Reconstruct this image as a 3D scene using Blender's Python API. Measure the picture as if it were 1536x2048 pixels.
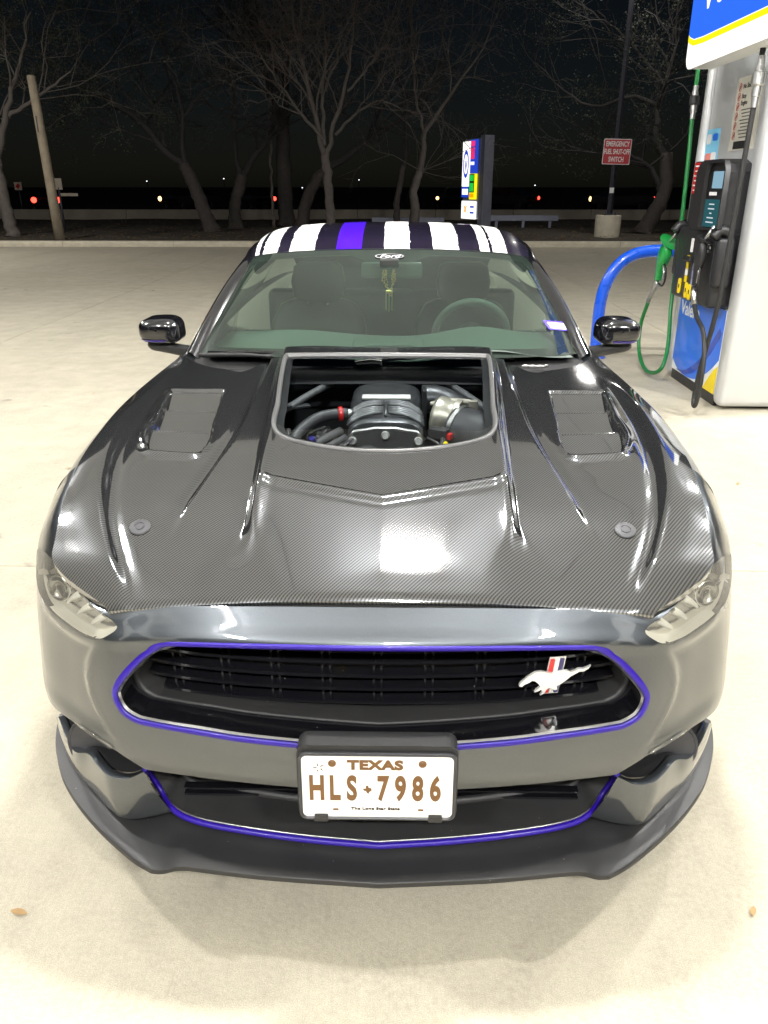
import bpy, bmesh, math, random
import numpy as np
from mathutils import Vector, Matrix
from mathutils.geometry import delaunay_2d_cdt

for o in list(bpy.data.objects): bpy.data.objects.remove(o)
sc = bpy.context.scene
COL = sc.collection
R = math.radians
# ------------------------------------------------------------------ camera, sky, light, exposure
cam_d = bpy.data.cameras.new("camera"); cam = bpy.data.objects.new("camera", cam_d); COL.objects.link(cam)
cam.location = (0.03, -1.227, 1.547); cam.rotation_euler = (R(90 - 22.7), 0, R(0.9))
cam_d.sensor_fit = 'VERTICAL'; cam_d.sensor_height = 24.0; cam_d.lens = 24.0 * 1560 / 2048
cam_d.clip_start = 0.02; cam_d.clip_end = 2000
sc.camera = cam
world = bpy.data.worlds.new("World"); sc.world = world; world.use_nodes = True
wn = world.node_tree.nodes; wl = world.node_tree.links
sky = wn.new('ShaderNodeTexSky'); sky.sky_type = 'NISHITA'; sky.sun_disc = False
sky.sun_elevation = R(28.0); sky.sun_rotation = R(180); sky.altitude = 200
wl.new(sky.outputs[0], wn['Background'].inputs['Color']); wn['Background'].inputs['Strength'].default_value = 0.0009
moon_d = bpy.data.lights.new("moon", 'SUN'); moon_d.energy = 0.012; moon_d.angle = R(0.5); moon_d.color = (.8, .88, 1)
moon = bpy.data.objects.new("moon", moon_d); COL.objects.link(moon); moon.rotation_euler = (R(62), 0, 0)
sc.view_settings.view_transform = 'Standard'; sc.view_settings.look = 'None'
sc.view_settings.exposure = 0.1; sc.view_settings.gamma = 1.0; sc.view_settings.use_curve_mapping = False
LAMP = 900.0          # radiance of a canopy lamp lens

# ------------------------------------------------------------------ materials
MATS = {}
def mat(name, color=(.5, .5, .5), rough=.5, metal=0., coat=0., noise=None, emit=None, estr=0., spec=.5, bump=None, coat_rough=.03):
    """principled material; noise=(scale, amount) mottles the colour, bump=(scale, strength) gives fine relief"""
    if name in MATS: return MATS[name]
    m = bpy.data.materials.new(name); m.use_nodes = True; nt = m.node_tree; b = nt.nodes['Principled BSDF']
    b.inputs['Base Color'].default_value = (*color, 1); b.inputs['Roughness'].default_value = rough
    b.inputs['Metallic'].default_value = metal; b.inputs['Coat Weight'].default_value = coat
    b.inputs['Coat Roughness'].default_value = coat_rough; b.inputs['Specular IOR Level'].default_value = spec
    if emit: b.inputs['Emission Color'].default_value = (*emit, 1); b.inputs['Emission Strength'].default_value = estr
    if noise or bump:
        tc = nt.nodes.new('ShaderNodeTexCoord')
    if noise:
        n = nt.nodes.new('ShaderNodeTexNoise'); n.inputs['Scale'].default_value = noise[0]; n.inputs['Detail'].default_value = 6
        nt.links.new(tc.outputs['Object'], n.inputs['Vector'])
        mx = nt.nodes.new('ShaderNodeMix'); mx.data_type = 'RGBA'
        k = noise[1]
        mx.inputs[6].default_value = (*[c * (1 - k) for c in color], 1); mx.inputs[7].default_value = (*[min(1, c * (1 + k)) for c in color], 1)
        nt.links.new(n.outputs['Fac'], mx.inputs[0]); nt.links.new(mx.outputs[2], b.inputs['Base Color'])
        mr = nt.nodes.new('ShaderNodeMapRange'); mr.inputs[3].default_value = max(.02, rough - .08); mr.inputs[4].default_value = min(1, rough + .1)
        nt.links.new(n.outputs['Fac'], mr.inputs[0]); nt.links.new(mr.outputs[0], b.inputs['Roughness'])
    if bump:
        n2 = nt.nodes.new('ShaderNodeTexNoise'); n2.inputs['Scale'].default_value = bump[0]; n2.inputs['Detail'].default_value = 4
        nt.links.new(tc.outputs['Object'], n2.inputs['Vector'])
        bp = nt.nodes.new('ShaderNodeBump'); bp.inputs['Strength'].default_value = bump[1]; bp.inputs['Distance'].default_value = .01
        nt.links.new(n2.outputs['Fac'], bp.inputs['Height']); nt.links.new(bp.outputs[0], b.inputs['Normal'])
    MATS[name] = m; return m
def glass(name, tint=(1, 1, 1), ior=1.5, rough=0.0, veil=0.0, fcol=(.62, .72, .66)):
    m = bpy.data.materials.new(name); m.use_nodes = True; nt = m.node_tree; nt.nodes.clear()
    o = nt.nodes.new('ShaderNodeOutputMaterial'); mx = nt.nodes.new('ShaderNodeMixShader'); fr = nt.nodes.new('ShaderNodeFresnel')
    tr = nt.nodes.new('ShaderNodeBsdfTransparent'); gl = nt.nodes.new('ShaderNodeBsdfGlossy')
    fr.inputs['IOR'].default_value = ior; tr.inputs['Color'].default_value = (*tint, 1); gl.inputs['Roughness'].default_value = rough
    nt.links.new(fr.outputs[0], mx.inputs[0]); nt.links.new(tr.outputs[0], mx.inputs[1]); nt.links.new(gl.outputs[0], mx.inputs[2])
    if veil:                                               # pale diffuse layer, slightly patchy, painting in reflected canopy and ground light
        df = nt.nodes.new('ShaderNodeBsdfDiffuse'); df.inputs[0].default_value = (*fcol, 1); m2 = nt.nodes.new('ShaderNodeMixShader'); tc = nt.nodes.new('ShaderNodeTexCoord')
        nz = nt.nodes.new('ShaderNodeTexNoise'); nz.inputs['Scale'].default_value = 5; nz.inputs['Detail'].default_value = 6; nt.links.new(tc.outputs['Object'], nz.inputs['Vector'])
        mr = nt.nodes.new('ShaderNodeMapRange'); mr.inputs[1].default_value = .3; mr.inputs[2].default_value = .7; mr.inputs[3].default_value = veil * .7; mr.inputs[4].default_value = veil * 1.3
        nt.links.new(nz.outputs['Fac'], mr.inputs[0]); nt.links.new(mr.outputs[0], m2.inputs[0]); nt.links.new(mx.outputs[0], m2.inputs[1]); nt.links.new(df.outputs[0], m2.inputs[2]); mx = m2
    nt.links.new(mx.outputs[0], o.inputs[0]); MATS[name] = m; return m
def emis(name, color, s):
    m = bpy.data.materials.new(name); m.use_nodes = True; nt = m.node_tree; nt.nodes.clear()
    o = nt.nodes.new('ShaderNodeOutputMaterial'); e = nt.nodes.new('ShaderNodeEmission')
    e.inputs[0].default_value = (*color, 1); e.inputs[1].default_value = s; nt.links.new(e.outputs[0], o.inputs[0]); MATS[name] = m
    if name not in ('lamp_lens', 'pole_lens', 'sign_white', 'sign_blue'): m.cycles.emission_sampling = 'NONE'
    return m
def carbon_mat():
    m = bpy.data.materials.new('carbon_fibre'); m.use_nodes = True; nt = m.node_tree; N = nt.nodes; L = nt.links; b = N['Principled BSDF']
    tc = N.new('ShaderNodeTexCoord')
    nz = N.new('ShaderNodeTexNoise'); nz.inputs['Scale'].default_value = 3; L.new(tc.outputs['Object'], nz.inputs['Vector'])
    def wave(vec, lo, hi):
        d = N.new('ShaderNodeVectorMath'); d.operation = 'DOT_PRODUCT'; d.inputs[1].default_value = vec; L.new(tc.outputs['Object'], d.inputs[0])
        s = N.new('ShaderNodeMath'); s.operation = 'SINE'; L.new(d.outputs['Value'], s.inputs[0])
        r = N.new('ShaderNodeMapRange'); r.inputs[1].default_value = lo; r.inputs[2].default_value = hi; L.new(s.outputs[0], r.inputs[0]); return r
    k = 2 * math.pi / .0055 / math.sqrt(2)
    w1 = wave((k, -k, 0), -.7, .7)
    w2 = wave((k, k, 0), -1, 1)
    ml = N.new('ShaderNodeMath'); ml.operation = 'MULTIPLY_ADD'; ml.inputs[1].default_value = .22; L.new(w2.outputs[0], ml.inputs[0]); L.new(w1.outputs[0], ml.inputs[2])
    mx = N.new('ShaderNodeMix'); mx.data_type = 'RGBA'; mx.inputs[6].default_value = (.022, .022, .024, 1); mx.inputs[7].default_value = (.24, .245, .255, 1)
    L.new(ml.outputs[0], mx.inputs[0]); mx.clamp_factor = True
    L.new(mx.outputs[2], b.inputs['Base Color'])
    b.inputs['Metallic'].default_value = .88; b.inputs['Roughness'].default_value = .075
    b.inputs['Coat Weight'].default_value = 1; b.inputs['Coat Roughness'].default_value = .025; b.inputs['Coat IOR'].default_value = 1.7
    bp = N.new('ShaderNodeBump'); bp.inputs['Strength'].default_value = .008; bp.inputs['Distance'].default_value = .001
    L.new(w1.outputs[0], bp.inputs['Height']); L.new(bp.outputs[0], b.inputs['Normal'])
    MATS['carbon'] = m; return m
def paint_mat(name, col, metal=.75, rough=.32):
    m = mat(name, col, rough, metal, 1.0); nt = m.node_tree; b = nt.nodes['Principled BSDF']
    tc = nt.nodes.new('ShaderNodeTexCoord'); n = nt.nodes.new('ShaderNodeTexNoise'); n.inputs['Scale'].default_value = 900; n.inputs['Detail'].default_value = 1
    nt.links.new(tc.outputs['Object'], n.inputs['Vector'])
    mx = nt.nodes.new('ShaderNodeMix'); mx.data_type = 'RGBA'; mx.inputs[6].default_value = (*[c * .72 for c in col], 1); mx.inputs[7].default_value = (*[c * 1.35 for c in col], 1)
    nt.links.new(n.outputs['Fac'], mx.inputs[0]); nt.links.new(mx.outputs[2], b.inputs['Base Color']); b.inputs['Coat IOR'].default_value = 1.72; b.inputs['Coat Roughness'].default_value = .015
    return m
def concrete_mat():
    m = bpy.data.materials.new('concrete'); m.use_nodes = True; nt = m.node_tree; N = nt.nodes; L = nt.links; b = N['Principled BSDF']
    tc = N.new('ShaderNodeTexCoord')
    def noise(sc_, det, lo, hi, vec=None):
        n = N.new('ShaderNodeTexNoise'); n.inputs['Scale'].default_value = sc_; n.inputs['Detail'].default_value = det; n.inputs['Roughness'].default_value = .65
        if vec:
            mp = N.new('ShaderNodeMapping'); mp.inputs['Scale'].default_value = vec; L.new(tc.outputs['Object'], mp.inputs[0]); L.new(mp.outputs[0], n.inputs['Vector'])
        else: L.new(tc.outputs['Object'], n.inputs['Vector'])
        r = N.new('ShaderNodeMapRange'); r.inputs[1].default_value = lo; r.inputs[2].default_value = hi; L.new(n.outputs['Fac'], r.inputs[0]); return r
    def mix(f, a, c, blend='MIX'):
        x = N.new('ShaderNodeMix'); x.data_type = 'RGBA'; x.blend_type = blend
        if hasattr(f, 'outputs'): L.new(f.outputs[0], x.inputs[0])
        else: x.inputs[0].default_value = f
        for i, v in ((6, a), (7, c)):
            if isinstance(v, tuple): x.inputs[i].default_value = (*v, 1)
            else: L.new(v.outputs[2], x.inputs[i])
        return x
    big = noise(.55, 5, .35, .68); mid = noise(4.5, 8, .3, .72); fine = noise(70, 6, .25, .75); grit = noise(420, 2, .35, .7)
    c = mix(big, (.47, .43, .33), (.61, .565, .445))
    c = mix(mid, c, mix(.85, c, (.31, .28, .22)))
    c = mix(fine, mix(.55, c, (.68, .63, .52)), c)
    c = mix(grit, c, mix(.6, c, (.24, .215, .165)))
    brush = noise(9, 3, .45, .75, (30, .6, 1)); c = mix(brush, c, mix(.14, c, (.25, .22, .17)))
    # scattered oil drips and grey stains with shapes of their own
    vo = N.new('ShaderNodeTexVoronoi'); vo.inputs['Scale'].default_value = 2.4; vo.inputs['Randomness'].default_value = 1
    dn = N.new('ShaderNodeTexNoise'); dn.inputs['Scale'].default_value = 9; L.new(tc.outputs['Object'], dn.inputs['Vector'])
    av = N.new('ShaderNodeVectorMath'); av.operation = 'MULTIPLY_ADD'; av.inputs[1].default_value = (.16, .16, .16); L.new(dn.outputs['Color'], av.inputs[0]); L.new(tc.outputs['Object'], av.inputs[2])
    L.new(av.outputs[0], vo.inputs['Vector'])
    r = N.new('ShaderNodeMapRange'); r.inputs[1].default_value = .10; r.inputs[2].default_value = .035; L.new(vo.outputs['Distance'], r.inputs[0])
    sp = N.new('ShaderNodeSeparateColor'); L.new(vo.outputs['Color'], sp.inputs[0])
    ml = N.new('ShaderNodeMath'); ml.operation = 'MULTIPLY'; L.new(r.outputs[0], ml.inputs[0]); L.new(sp.outputs[0], ml.inputs[1])
    m2 = N.new('ShaderNodeMath'); m2.operation = 'MULTIPLY'; m2.inputs[1].default_value = 1.0; L.new(ml.outputs[0], m2.inputs[0])
    c = mix(m2, c, (.17, .155, .13))
    v2 = N.new('ShaderNodeTexVoronoi'); v2.inputs['Scale'].default_value = 5.5; L.new(av.outputs[0], v2.inputs['Vector'])
    r2 = N.new('ShaderNodeMapRange'); r2.inputs[1].default_value = .075; r2.inputs[2].default_value = .03; L.new(v2.outputs['Distance'], r2.inputs[0])
    s3 = N.new('ShaderNodeSeparateColor'); L.new(v2.outputs['Color'], s3.inputs[0])
    g3 = N.new('ShaderNodeMath'); g3.operation = 'GREATER_THAN'; g3.inputs[1].default_value = .72; L.new(s3.outputs[1], g3.inputs[0])
    m3 = N.new('ShaderNodeMath'); m3.operation = 'MULTIPLY'; L.new(r2.outputs[0], m3.inputs[0]); L.new(g3.outputs[0], m3.inputs[1])
    m4 = N.new('ShaderNodeMath'); m4.operation = 'MULTIPLY'; m4.inputs[1].default_value = .7; L.new(m3.outputs[0], m4.inputs[0])
    c = mix(m4, c, (.22, .20, .165))
    ty = noise(.9, 5, .52, .72, (1.6, .25, 1)); c = mix(ty, c, mix(.22, c, (.24, .22, .19)))
    L.new(c.outputs[2], b.inputs['Base Color']); b.inputs['Roughness'].default_value = .82; b.inputs['Specular IOR Level'].default_value = .3
    bp = N.new('ShaderNodeBump'); bp.inputs['Strength'].default_value = .35; bp.inputs['Distance'].default_value = .004
    L.new(fine.outputs[0], bp.inputs['Height']); L.new(bp.outputs[0], b.inputs['Normal'])
    MATS['concrete'] = m; return m

def specks(name, scale=55, size=.055, share=.8, col=(.35, .34, .30)):
    """small dried splashes and grit on a surface: adds to whatever feeds the base colour"""
    nt = MATS[name].node_tree; N = nt.nodes; L = nt.links; b = N['Principled BSDF']; tc = N.new('ShaderNodeTexCoord')
    vo = N.new('ShaderNodeTexVoronoi'); vo.inputs['Scale'].default_value = scale; L.new(tc.outputs['Object'], vo.inputs['Vector'])
    lt = N.new('ShaderNodeMath'); lt.operation = 'LESS_THAN'; lt.inputs[1].default_value = size; L.new(vo.outputs['Distance'], lt.inputs[0])
    sp = N.new('ShaderNodeSeparateColor'); L.new(vo.outputs['Color'], sp.inputs[0]); gt = N.new('ShaderNodeMath'); gt.operation = 'GREATER_THAN'; gt.inputs[1].default_value = share; L.new(sp.outputs[0], gt.inputs[0])
    ml = N.new('ShaderNodeMath'); ml.operation = 'MULTIPLY'; L.new(lt.outputs[0], ml.inputs[0]); L.new(gt.outputs[0], ml.inputs[1])
    m3 = N.new('ShaderNodeMath'); m3.operation = 'MULTIPLY'; m3.inputs[1].default_value = .6; L.new(ml.outputs[0], m3.inputs[0])
    mx = N.new('ShaderNodeMix'); mx.data_type = 'RGBA'; mx.inputs[7].default_value = (*col, 1); L.new(m3.outputs[0], mx.inputs[0])
    lk = b.inputs['Base Color'].links
    if lk: L.new(lk[0].from_socket, mx.inputs[6])
    else: mx.inputs[6].default_value = b.inputs['Base Color'].default_value
    L.new(mx.outputs[2], b.inputs['Base Color'])
carbon_mat(); concrete_mat()
paint_mat('body_paint', (.072, .081, .092), .9, .40)
mat('gloss_black', (.006, .006, .008), .16, 0, 1)
mat('roof_black', (.012, .009, .022), .25, 0, 1)
mat('satin_black', (.018, .018, .019), .5, noise=(60, .25))
mat('matte_black', (.015, .015, .0155), .55, noise=(35, .2), bump=(600, .08))
mat('deep_black', (.004, .004, .004), .8)
mat('bay_black', (.016, .016, .017), .6, noise=(20, .4))
mat('splitter_black', (.018, .018, .019), .46, noise=(14, .22), bump=(900, .05))
mat('indigo', (.018, .001, .27), .4, 0, .12)
mat('roof_blue', (.055, .005, .66), .3, 0, .6)
mat('white_vinyl', (.82, .82, .80), .35, 0, .3)
mat('chrome', (.75, .75, .74), .12, 1)
mat('brushed_alu', (.55, .55, .54), .3, 1, noise=(90, .2))
mat('seal_grey', (.12, .12, .12), .35, .3)
mat('rubber', (.015, .015, .015), .6, noise=(80, .3))
mat('plate_white', (.92, .91, .86), .4)
mat('plate_ink', (.16, .075, .022), .5)
mat('plate_dark', (.05, .03, .015), .6)
mat('badge_white', (.80, .80, .78), .18, .35, 1)
mat('red', (.55, .015, .015), .35, 0, .5)
mat('navy', (.02, .015, .10), .35, 0, .5)
mat('dash_grey', (.13, .155, .14), .65, noise=(50, .2), bump=(500, .15))
mat('seat_leather', (.014, .015, .014), .42, noise=(25, .35))
mat('trim_dark', (.02, .021, .02), .6)
mat('pillar_cloth', (.11, .13, .12), .85)
mat('cast_metal', (.062, .064, .067), .36, .45, noise=(40, .3))
mat('hose_rubber', (.036, .036, .038), .48, noise=(50, .3))
mat('cream_metal', (.40, .375, .31), .36, .6, noise=(60, .3))
mat('blue_fit', (.03, .03, .35), .25, .8)
mat('yellow', (.85, .62, .0), .4)
mat('reflector', (.88, .87, .83), .14, 1)
mat('led_bar', (.9, .88, .80), .3)
mat('pin_grey', (.06, .06, .065), .45, .4)
mat('sticker_silver', (.62, .64, .66), .35)
mat('pin_white', (.55, .56, .52), .5)
mat('tassel_dark', (.10, .14, .11), .7)
mat('tag_lilac', (.35, .36, .62), .45)
mat('shutoff_red', (.48, .02, .03), .45)
mat('road_sign_paint', (.60, .48, .38), .5)
mat('rail_grey', (.20, .21, .26), .5, .5, noise=(8, .2))
mat('side_dark', (.01, .01, .012), .2)
mat('far_paint', (.04, .04, .045), .35, .3, .6)
mat('far_paint_red', (.10, .03, .03), .35, .3, .6)
mat('tan_leaf', (.36, .23, .10), .7, noise=(60, .4))
emis('price_blue', (.02, .06, .55), 1.0); emis('led_red', (1, .02, .06), 1.2); emis('led_green', (.02, .75, .08), 1.0); emis('led_amber', (1, .45, .0), .9)
emis('tail_red', (1, .05, .03), 5); emis('head_amber', (1, .62, .22), 4); emis('head_white', (1, .95, .85), 9); emis('far_white', (.85, .92, 1), 2.5)
mat('rib_metal', (.16, .162, .165), .38, .5, noise=(40, .3))
mat('gold', (.75, .55, .18), .28, 1)
specks('splitter_black', 42, .05, .72); specks('matte_black', 50, .05, .75); specks('gloss_black', 40, .05, .85); specks('body_paint', 60, .05, .9, (.05, .045, .04))
glass('windshield_glass', (.56, .73, .64), 1.75, 0, .026, (.50, .68, .58))  # green diffuse layer paints in the milky canopy reflection
glass('hood_glass', (.80, .84, .86), 1.25)
glass('side_glass', (.09, .115, .10), 1.5)
glass('lens_glass', (.95, .95, .92), 1.7, 0, .085, (.92, .87, .76))  # cream diffuse layer paints in the bright ground reflection
glass('screen_glass', (.9, .93, .95), 1.4)

# ------------------------------------------------------------------ mesh helpers
def mesh_obj(name, verts, faces, m, parent=None, smooth=True, loc=None):
    me = bpy.data.meshes.new(name)
    me.from_pydata([tuple(map(float, v)) for v in verts], [], [tuple(int(i) for i in f) for f in faces])
    me.polygons.foreach_set('use_smooth', [smooth] * len(me.polygons)); me.update()
    o = bpy.data.objects.new(name, me); COL.objects.link(o)
    ms = m if isinstance(m, (list, tuple)) else [m]
    for x in ms: me.materials.append(MATS[x])
    if loc is not None: o.location = loc
    if parent is not None: adopt(o, parent)
    return o
def adopt(o, p):
    o.parent = p; o.matrix_parent_inverse = world_of(p).inverted()
def world_of(o):
    return (world_of(o.parent) @ o.matrix_parent_inverse @ o.matrix_basis) if o.parent else o.matrix_basis.copy()
def tag(o, label, cat, group=None, kind=None):
    if label: o['label'] = label
    if cat: o['category'] = cat
    if group: o['group'] = group
    if kind: o['kind'] = kind
    return o
def thing(name, label, cat, loc=(0, 0, 0), group=None):
    o = bpy.data.objects.new(name, None); COL.objects.link(o); o.location = loc; o.empty_display_size = .2
    return tag(o, label, cat, group)
class MB:
    """collects simple shapes into one mesh"""
    def __init__(s): s.v = []; s.f = []; s.mi = []; s.cur = 0
    def add(s, v, f):
        n = len(s.v); s.v += [tuple(map(float, p)) for p in v]; s.f += [tuple(int(i) + n for i in q) for q in f]; s.mi += [s.cur] * len(f); return s
    def build(s, name, m, parent=None, smooth=False, sharp=None):
        o = mesh_obj(name, s.v, s.f, m, parent, smooth)
        if isinstance(m, (list, tuple)): o.data.polygons.foreach_set('material_index', s.mi)
        if sharp is not None: o.data.set_sharp_from_angle(angle=R(sharp))
        return o
    def box(s, c, d, M=None, bev=0):
        x, y, z = [k / 2 for k in d]
        if bev <= 0:
            P = [(a * x, b * y, e * z) for e in (-1, 1) for b in (-1, 1) for a in (-1, 1)]
            F = [(0, 2, 3, 1), (4, 5, 7, 6), (0, 1, 5, 4), (2, 6, 7, 3), (0, 4, 6, 2), (1, 3, 7, 5)]
        else:
            bm = bmesh.new(); bmesh.ops.create_cube(bm, size=1)
            for v in bm.verts: v.co = (v.co.x * d[0], v.co.y * d[1], v.co.z * d[2])
            bmesh.ops.bevel(bm, geom=bm.edges[:] , offset=min(bev, min(d) * .49), segments=3, affect='EDGES', profile=.5)
            bm.verts.index_update(); P = [tuple(v.co) for v in bm.verts]; F = [tuple(v.index for v in f.verts) for f in bm.faces]; bm.free()
        T = Matrix.Translation(Vector(c)) @ (M.to_4x4() if M is not None else Matrix.Identity(4))
        return s.add([T @ Vector(p) for p in P], F)
    def tube(s, path, r, n=8, closed=False, caps=True):
        path = [np.array(p, float) for p in path]; m = len(path)
        rs = r if hasattr(r, '__len__') else [r] * m
        V = []; up0 = None
        for i in range(m):
            if closed: t = path[(i + 1) % m] - path[i - 1]
            else: t = path[min(i + 1, m - 1)] - path[max(i - 1, 0)]
            t = t / (np.linalg.norm(t) + 1e-12)
            if up0 is None:
                a = np.array([0, 0, 1.]) if abs(t[2]) < .9 else np.array([1., 0, 0]); up0 = np.cross(t, a)
            up0 = up0 - t * (up0 @ t); up0 = up0 / (np.linalg.norm(up0) + 1e-12); w = np.cross(t, up0)
            for k in range(n):
                a = 2 * math.pi * k / n; V.append(path[i] + rs[i] * (math.cos(a) * up0 + math.sin(a) * w))
        F = []
        for i in range(m if closed else m - 1):
            j = (i + 1) % m
            for k in range(n): F.append((i * n + k, i * n + (k + 1) % n, j * n + (k + 1) % n, j * n + k))
        if caps and not closed: F += [tuple(range(n))[::-1], tuple((m - 1) * n + k for k in range(n))]
        return s.add(V, F)
    def cyl(s, a, b, r, n=16, r2=None): return s.tube([a, b], [r, r if r2 is None else r2], n)
    def lathe(s, prof, o=(0, 0, 0), ax=(0, 0, 1), n=24):
        """profile of (radius, height) turned about ax through o"""
        ax = Vector(ax).normalized(); q = Vector((0, 0, 1)).rotation_difference(ax); V = []; F = []
        for r, h in prof:
            for k in range(n):
                a = 2 * math.pi * k / n; V.append(Vector(o) + q @ Vector((r * math.cos(a), r * math.sin(a), h)))
        for i in range(len(prof) - 1):
            for k in range(n): F.append((i * n + k, i * n + (k + 1) % n, (i + 1) * n + (k + 1) % n, (i + 1) * n + k))
        F += [tuple(range(n))[::-1], tuple((len(prof) - 1) * n + k for k in range(n))]
        return s.add(V, F)
    def prism(s, poly, d, fr):
        """2-D polygon extruded by d; fr=(origin, ex, ey, ez)"""
        o, ex, ey, ez = [np.array(k, float) for k in fr]; n = len(poly)
        V = [o + ex * a + ey * b for a, b in poly] + [o + ex * a + ey * b + ez * d for a, b in poly]
        F = [tuple(range(n))[::-1], tuple(range(n, 2 * n))] + [(i, (i + 1) % n, n + (i + 1) % n, n + i) for i in range(n)]
        return s.add(V, F)
    def loft(s, loops, closed=True):
        n = len(loops[0]); V = [p for l in loops for p in l]; F = []
        for i in range(len(loops) - 1):
            for k in range(n if closed else n - 1):
                F.append((i * n + k, i * n + (k + 1) % n, (i + 1) * n + (k + 1) % n, (i + 1) * n + k))
        return s.add(V, F)
def grid_mesh(P, flip=False):
    a, b = P.shape[:2]; V = P.reshape(-1, 3); i = np.arange((a - 1) * (b - 1)); r, c = i // (b - 1), i % (b - 1)
    q = np.stack([r * b + c, r * b + c + 1, (r + 1) * b + c + 1, (r + 1) * b + c], 1)
    if flip: q = q[:, ::-1]
    return V, q
def catmull(P, t):
    P = np.asarray(P, float); n = len(P); t = np.asarray(t, float)
    i = np.clip(np.floor(t).astype(int), 0, n - 2); w = (t - i)[..., None]
    g = lambda k: P[np.clip(k, 0, n - 1)]
    p0, p1, p2, p3 = g(i - 1), g(i), g(i + 1), g(i + 2)
    p0 = np.where((i - 1 < 0)[..., None], 2 * p1 - p2, p0); p3 = np.where((i + 2 > n - 1)[..., None], 2 * p2 - p1, p3)
    return .5 * (2 * p1 + (p2 - p0) * w + (2 * p0 - 5 * p1 + 4 * p2 - p3) * w * w + (3 * p1 - p0 - 3 * p2 + p3) * w ** 3)
def spline(P, n): return catmull(P, np.linspace(0, len(P) - 1, n))
def surf(net, u, v, sym=True):
    """bicubic surface through a net (rows v, columns u); signed u is mirrored about the car's middle plane"""
    u = np.asarray(u, float); v = np.asarray(v, float); s = np.sign(u) + (u == 0); a = np.abs(u)
    if isinstance(net, tuple): v = np.interp(v, net[1][0], net[1][1]); net = net[0]
    if sym: net2 = np.concatenate([net[:, 1:2] * np.array([-1, 1, 1]), net], 1); a = a + 1
    else: net2 = net
    nr = net.shape[0]; i = np.clip(np.floor(v).astype(int), 0, nr - 2); w = (v - i)[..., None]
    def row(k):
        out = np.zeros(a.shape + (3,)); kk = np.clip(k, 0, nr - 1)
        for q in range(nr):
            mk = kk == q
            if mk.any(): out[mk] = catmull(net2[q], a[mk])
        return out
    p1, p2, p0, p3 = row(i), row(i + 1), row(i - 1), row(i + 2)
    p0 = np.where((i - 1 < 0)[..., None], 2 * p1 - p2, p0); p3 = np.where((i + 2 > nr - 1)[..., None], 2 * p2 - p1, p3)
    P = .5 * (2 * p1 + (p2 - p0) * w + (2 * p0 - 5 * p1 + 4 * p2 - p3) * w * w + (3 * p1 - p0 - 3 * p2 + p3) * w ** 3)
    P[..., 0] *= s
    return P
def curve1(xs, ys):
    xs = np.array(xs, float); ys = np.array(ys, float); h = np.diff(xs); d = np.diff(ys) / h
    m = np.zeros_like(ys); m[1:-1] = (d[:-1] * h[1:] + d[1:] * h[:-1]) / (h[:-1] + h[1:]); m[0] = d[0]; m[-1] = d[-1]
    def f(x):
        x = np.asarray(x, float); xc = np.clip(x, xs[0], xs[-1]); i = np.clip(np.searchsorted(xs, xc, side='right') - 1, 0, len(xs) - 2)
        t = (xc - xs[i]) / h[i]; t2 = t * t; t3 = t2 * t
        r = (2 * t3 - 3 * t2 + 1) * ys[i] + (t3 - 2 * t2 + t) * h[i] * m[i] + (-2 * t3 + 3 * t2) * ys[i + 1] + (t3 - t2) * h[i] * m[i + 1]
        return r + np.where(x < xs[0], (x - xs[0]) * m[0], 0) + np.where(x > xs[-1], (x - xs[-1]) * m[-1], 0)
    return f
def sstep(a, b, x):
    t = np.clip((x - a) / (b - a), 0, 1); return t * t * (3 - 2 * t)
def inside(P, poly):
    x, y = P[:, 0], P[:, 1]; c = np.zeros(len(P), bool); n = len(poly); j = n - 1
    for i in range(n):
        xi, yi = poly[i]; xj, yj = poly[j]
        c ^= ((yi > y) != (yj > y)) & (x < (xj - xi) * (y - yi) / (yj - yi + 1e-15) + xi); j = i
    return c
def resample(poly, step, closed=True):
    P = [np.array(p, float) for p in poly]; out = []
    for i in range(len(P) if closed else len(P) - 1):
        a, b = P[i], P[(i + 1) % len(P)]; n = max(1, int(round(np.linalg.norm(b - a) / step)))
        out += [a + (b - a) * k / n for k in range(n)]
    if not closed: out.append(P[-1])
    return np.array(out)
def smooth_loop(P, n, closed=True):
    P = np.array(P, float)
    if closed:
        m = len(P); Q = np.concatenate([P[-2:], P, P[:3]]); t = np.linspace(2, 2 + m, n, endpoint=False); return catmull(Q, t)
    return spline(P, n)
def offset2(P, d):
    """offset a closed 2-D loop inwards (d>0) whatever its winding"""
    P = np.array(P, float); t = np.roll(P, -1, 0) - np.roll(P, 1, 0); t /= np.linalg.norm(t, axis=1)[:, None] + 1e-12
    nrm = np.stack([-t[:, 1], t[:, 0]], 1); A = .5 * np.sum(P[:, 0] * np.roll(P[:, 1], -1) - np.roll(P[:, 0], -1) * P[:, 1])
    return P + nrm * d * (1 if A > 0 else -1)
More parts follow.
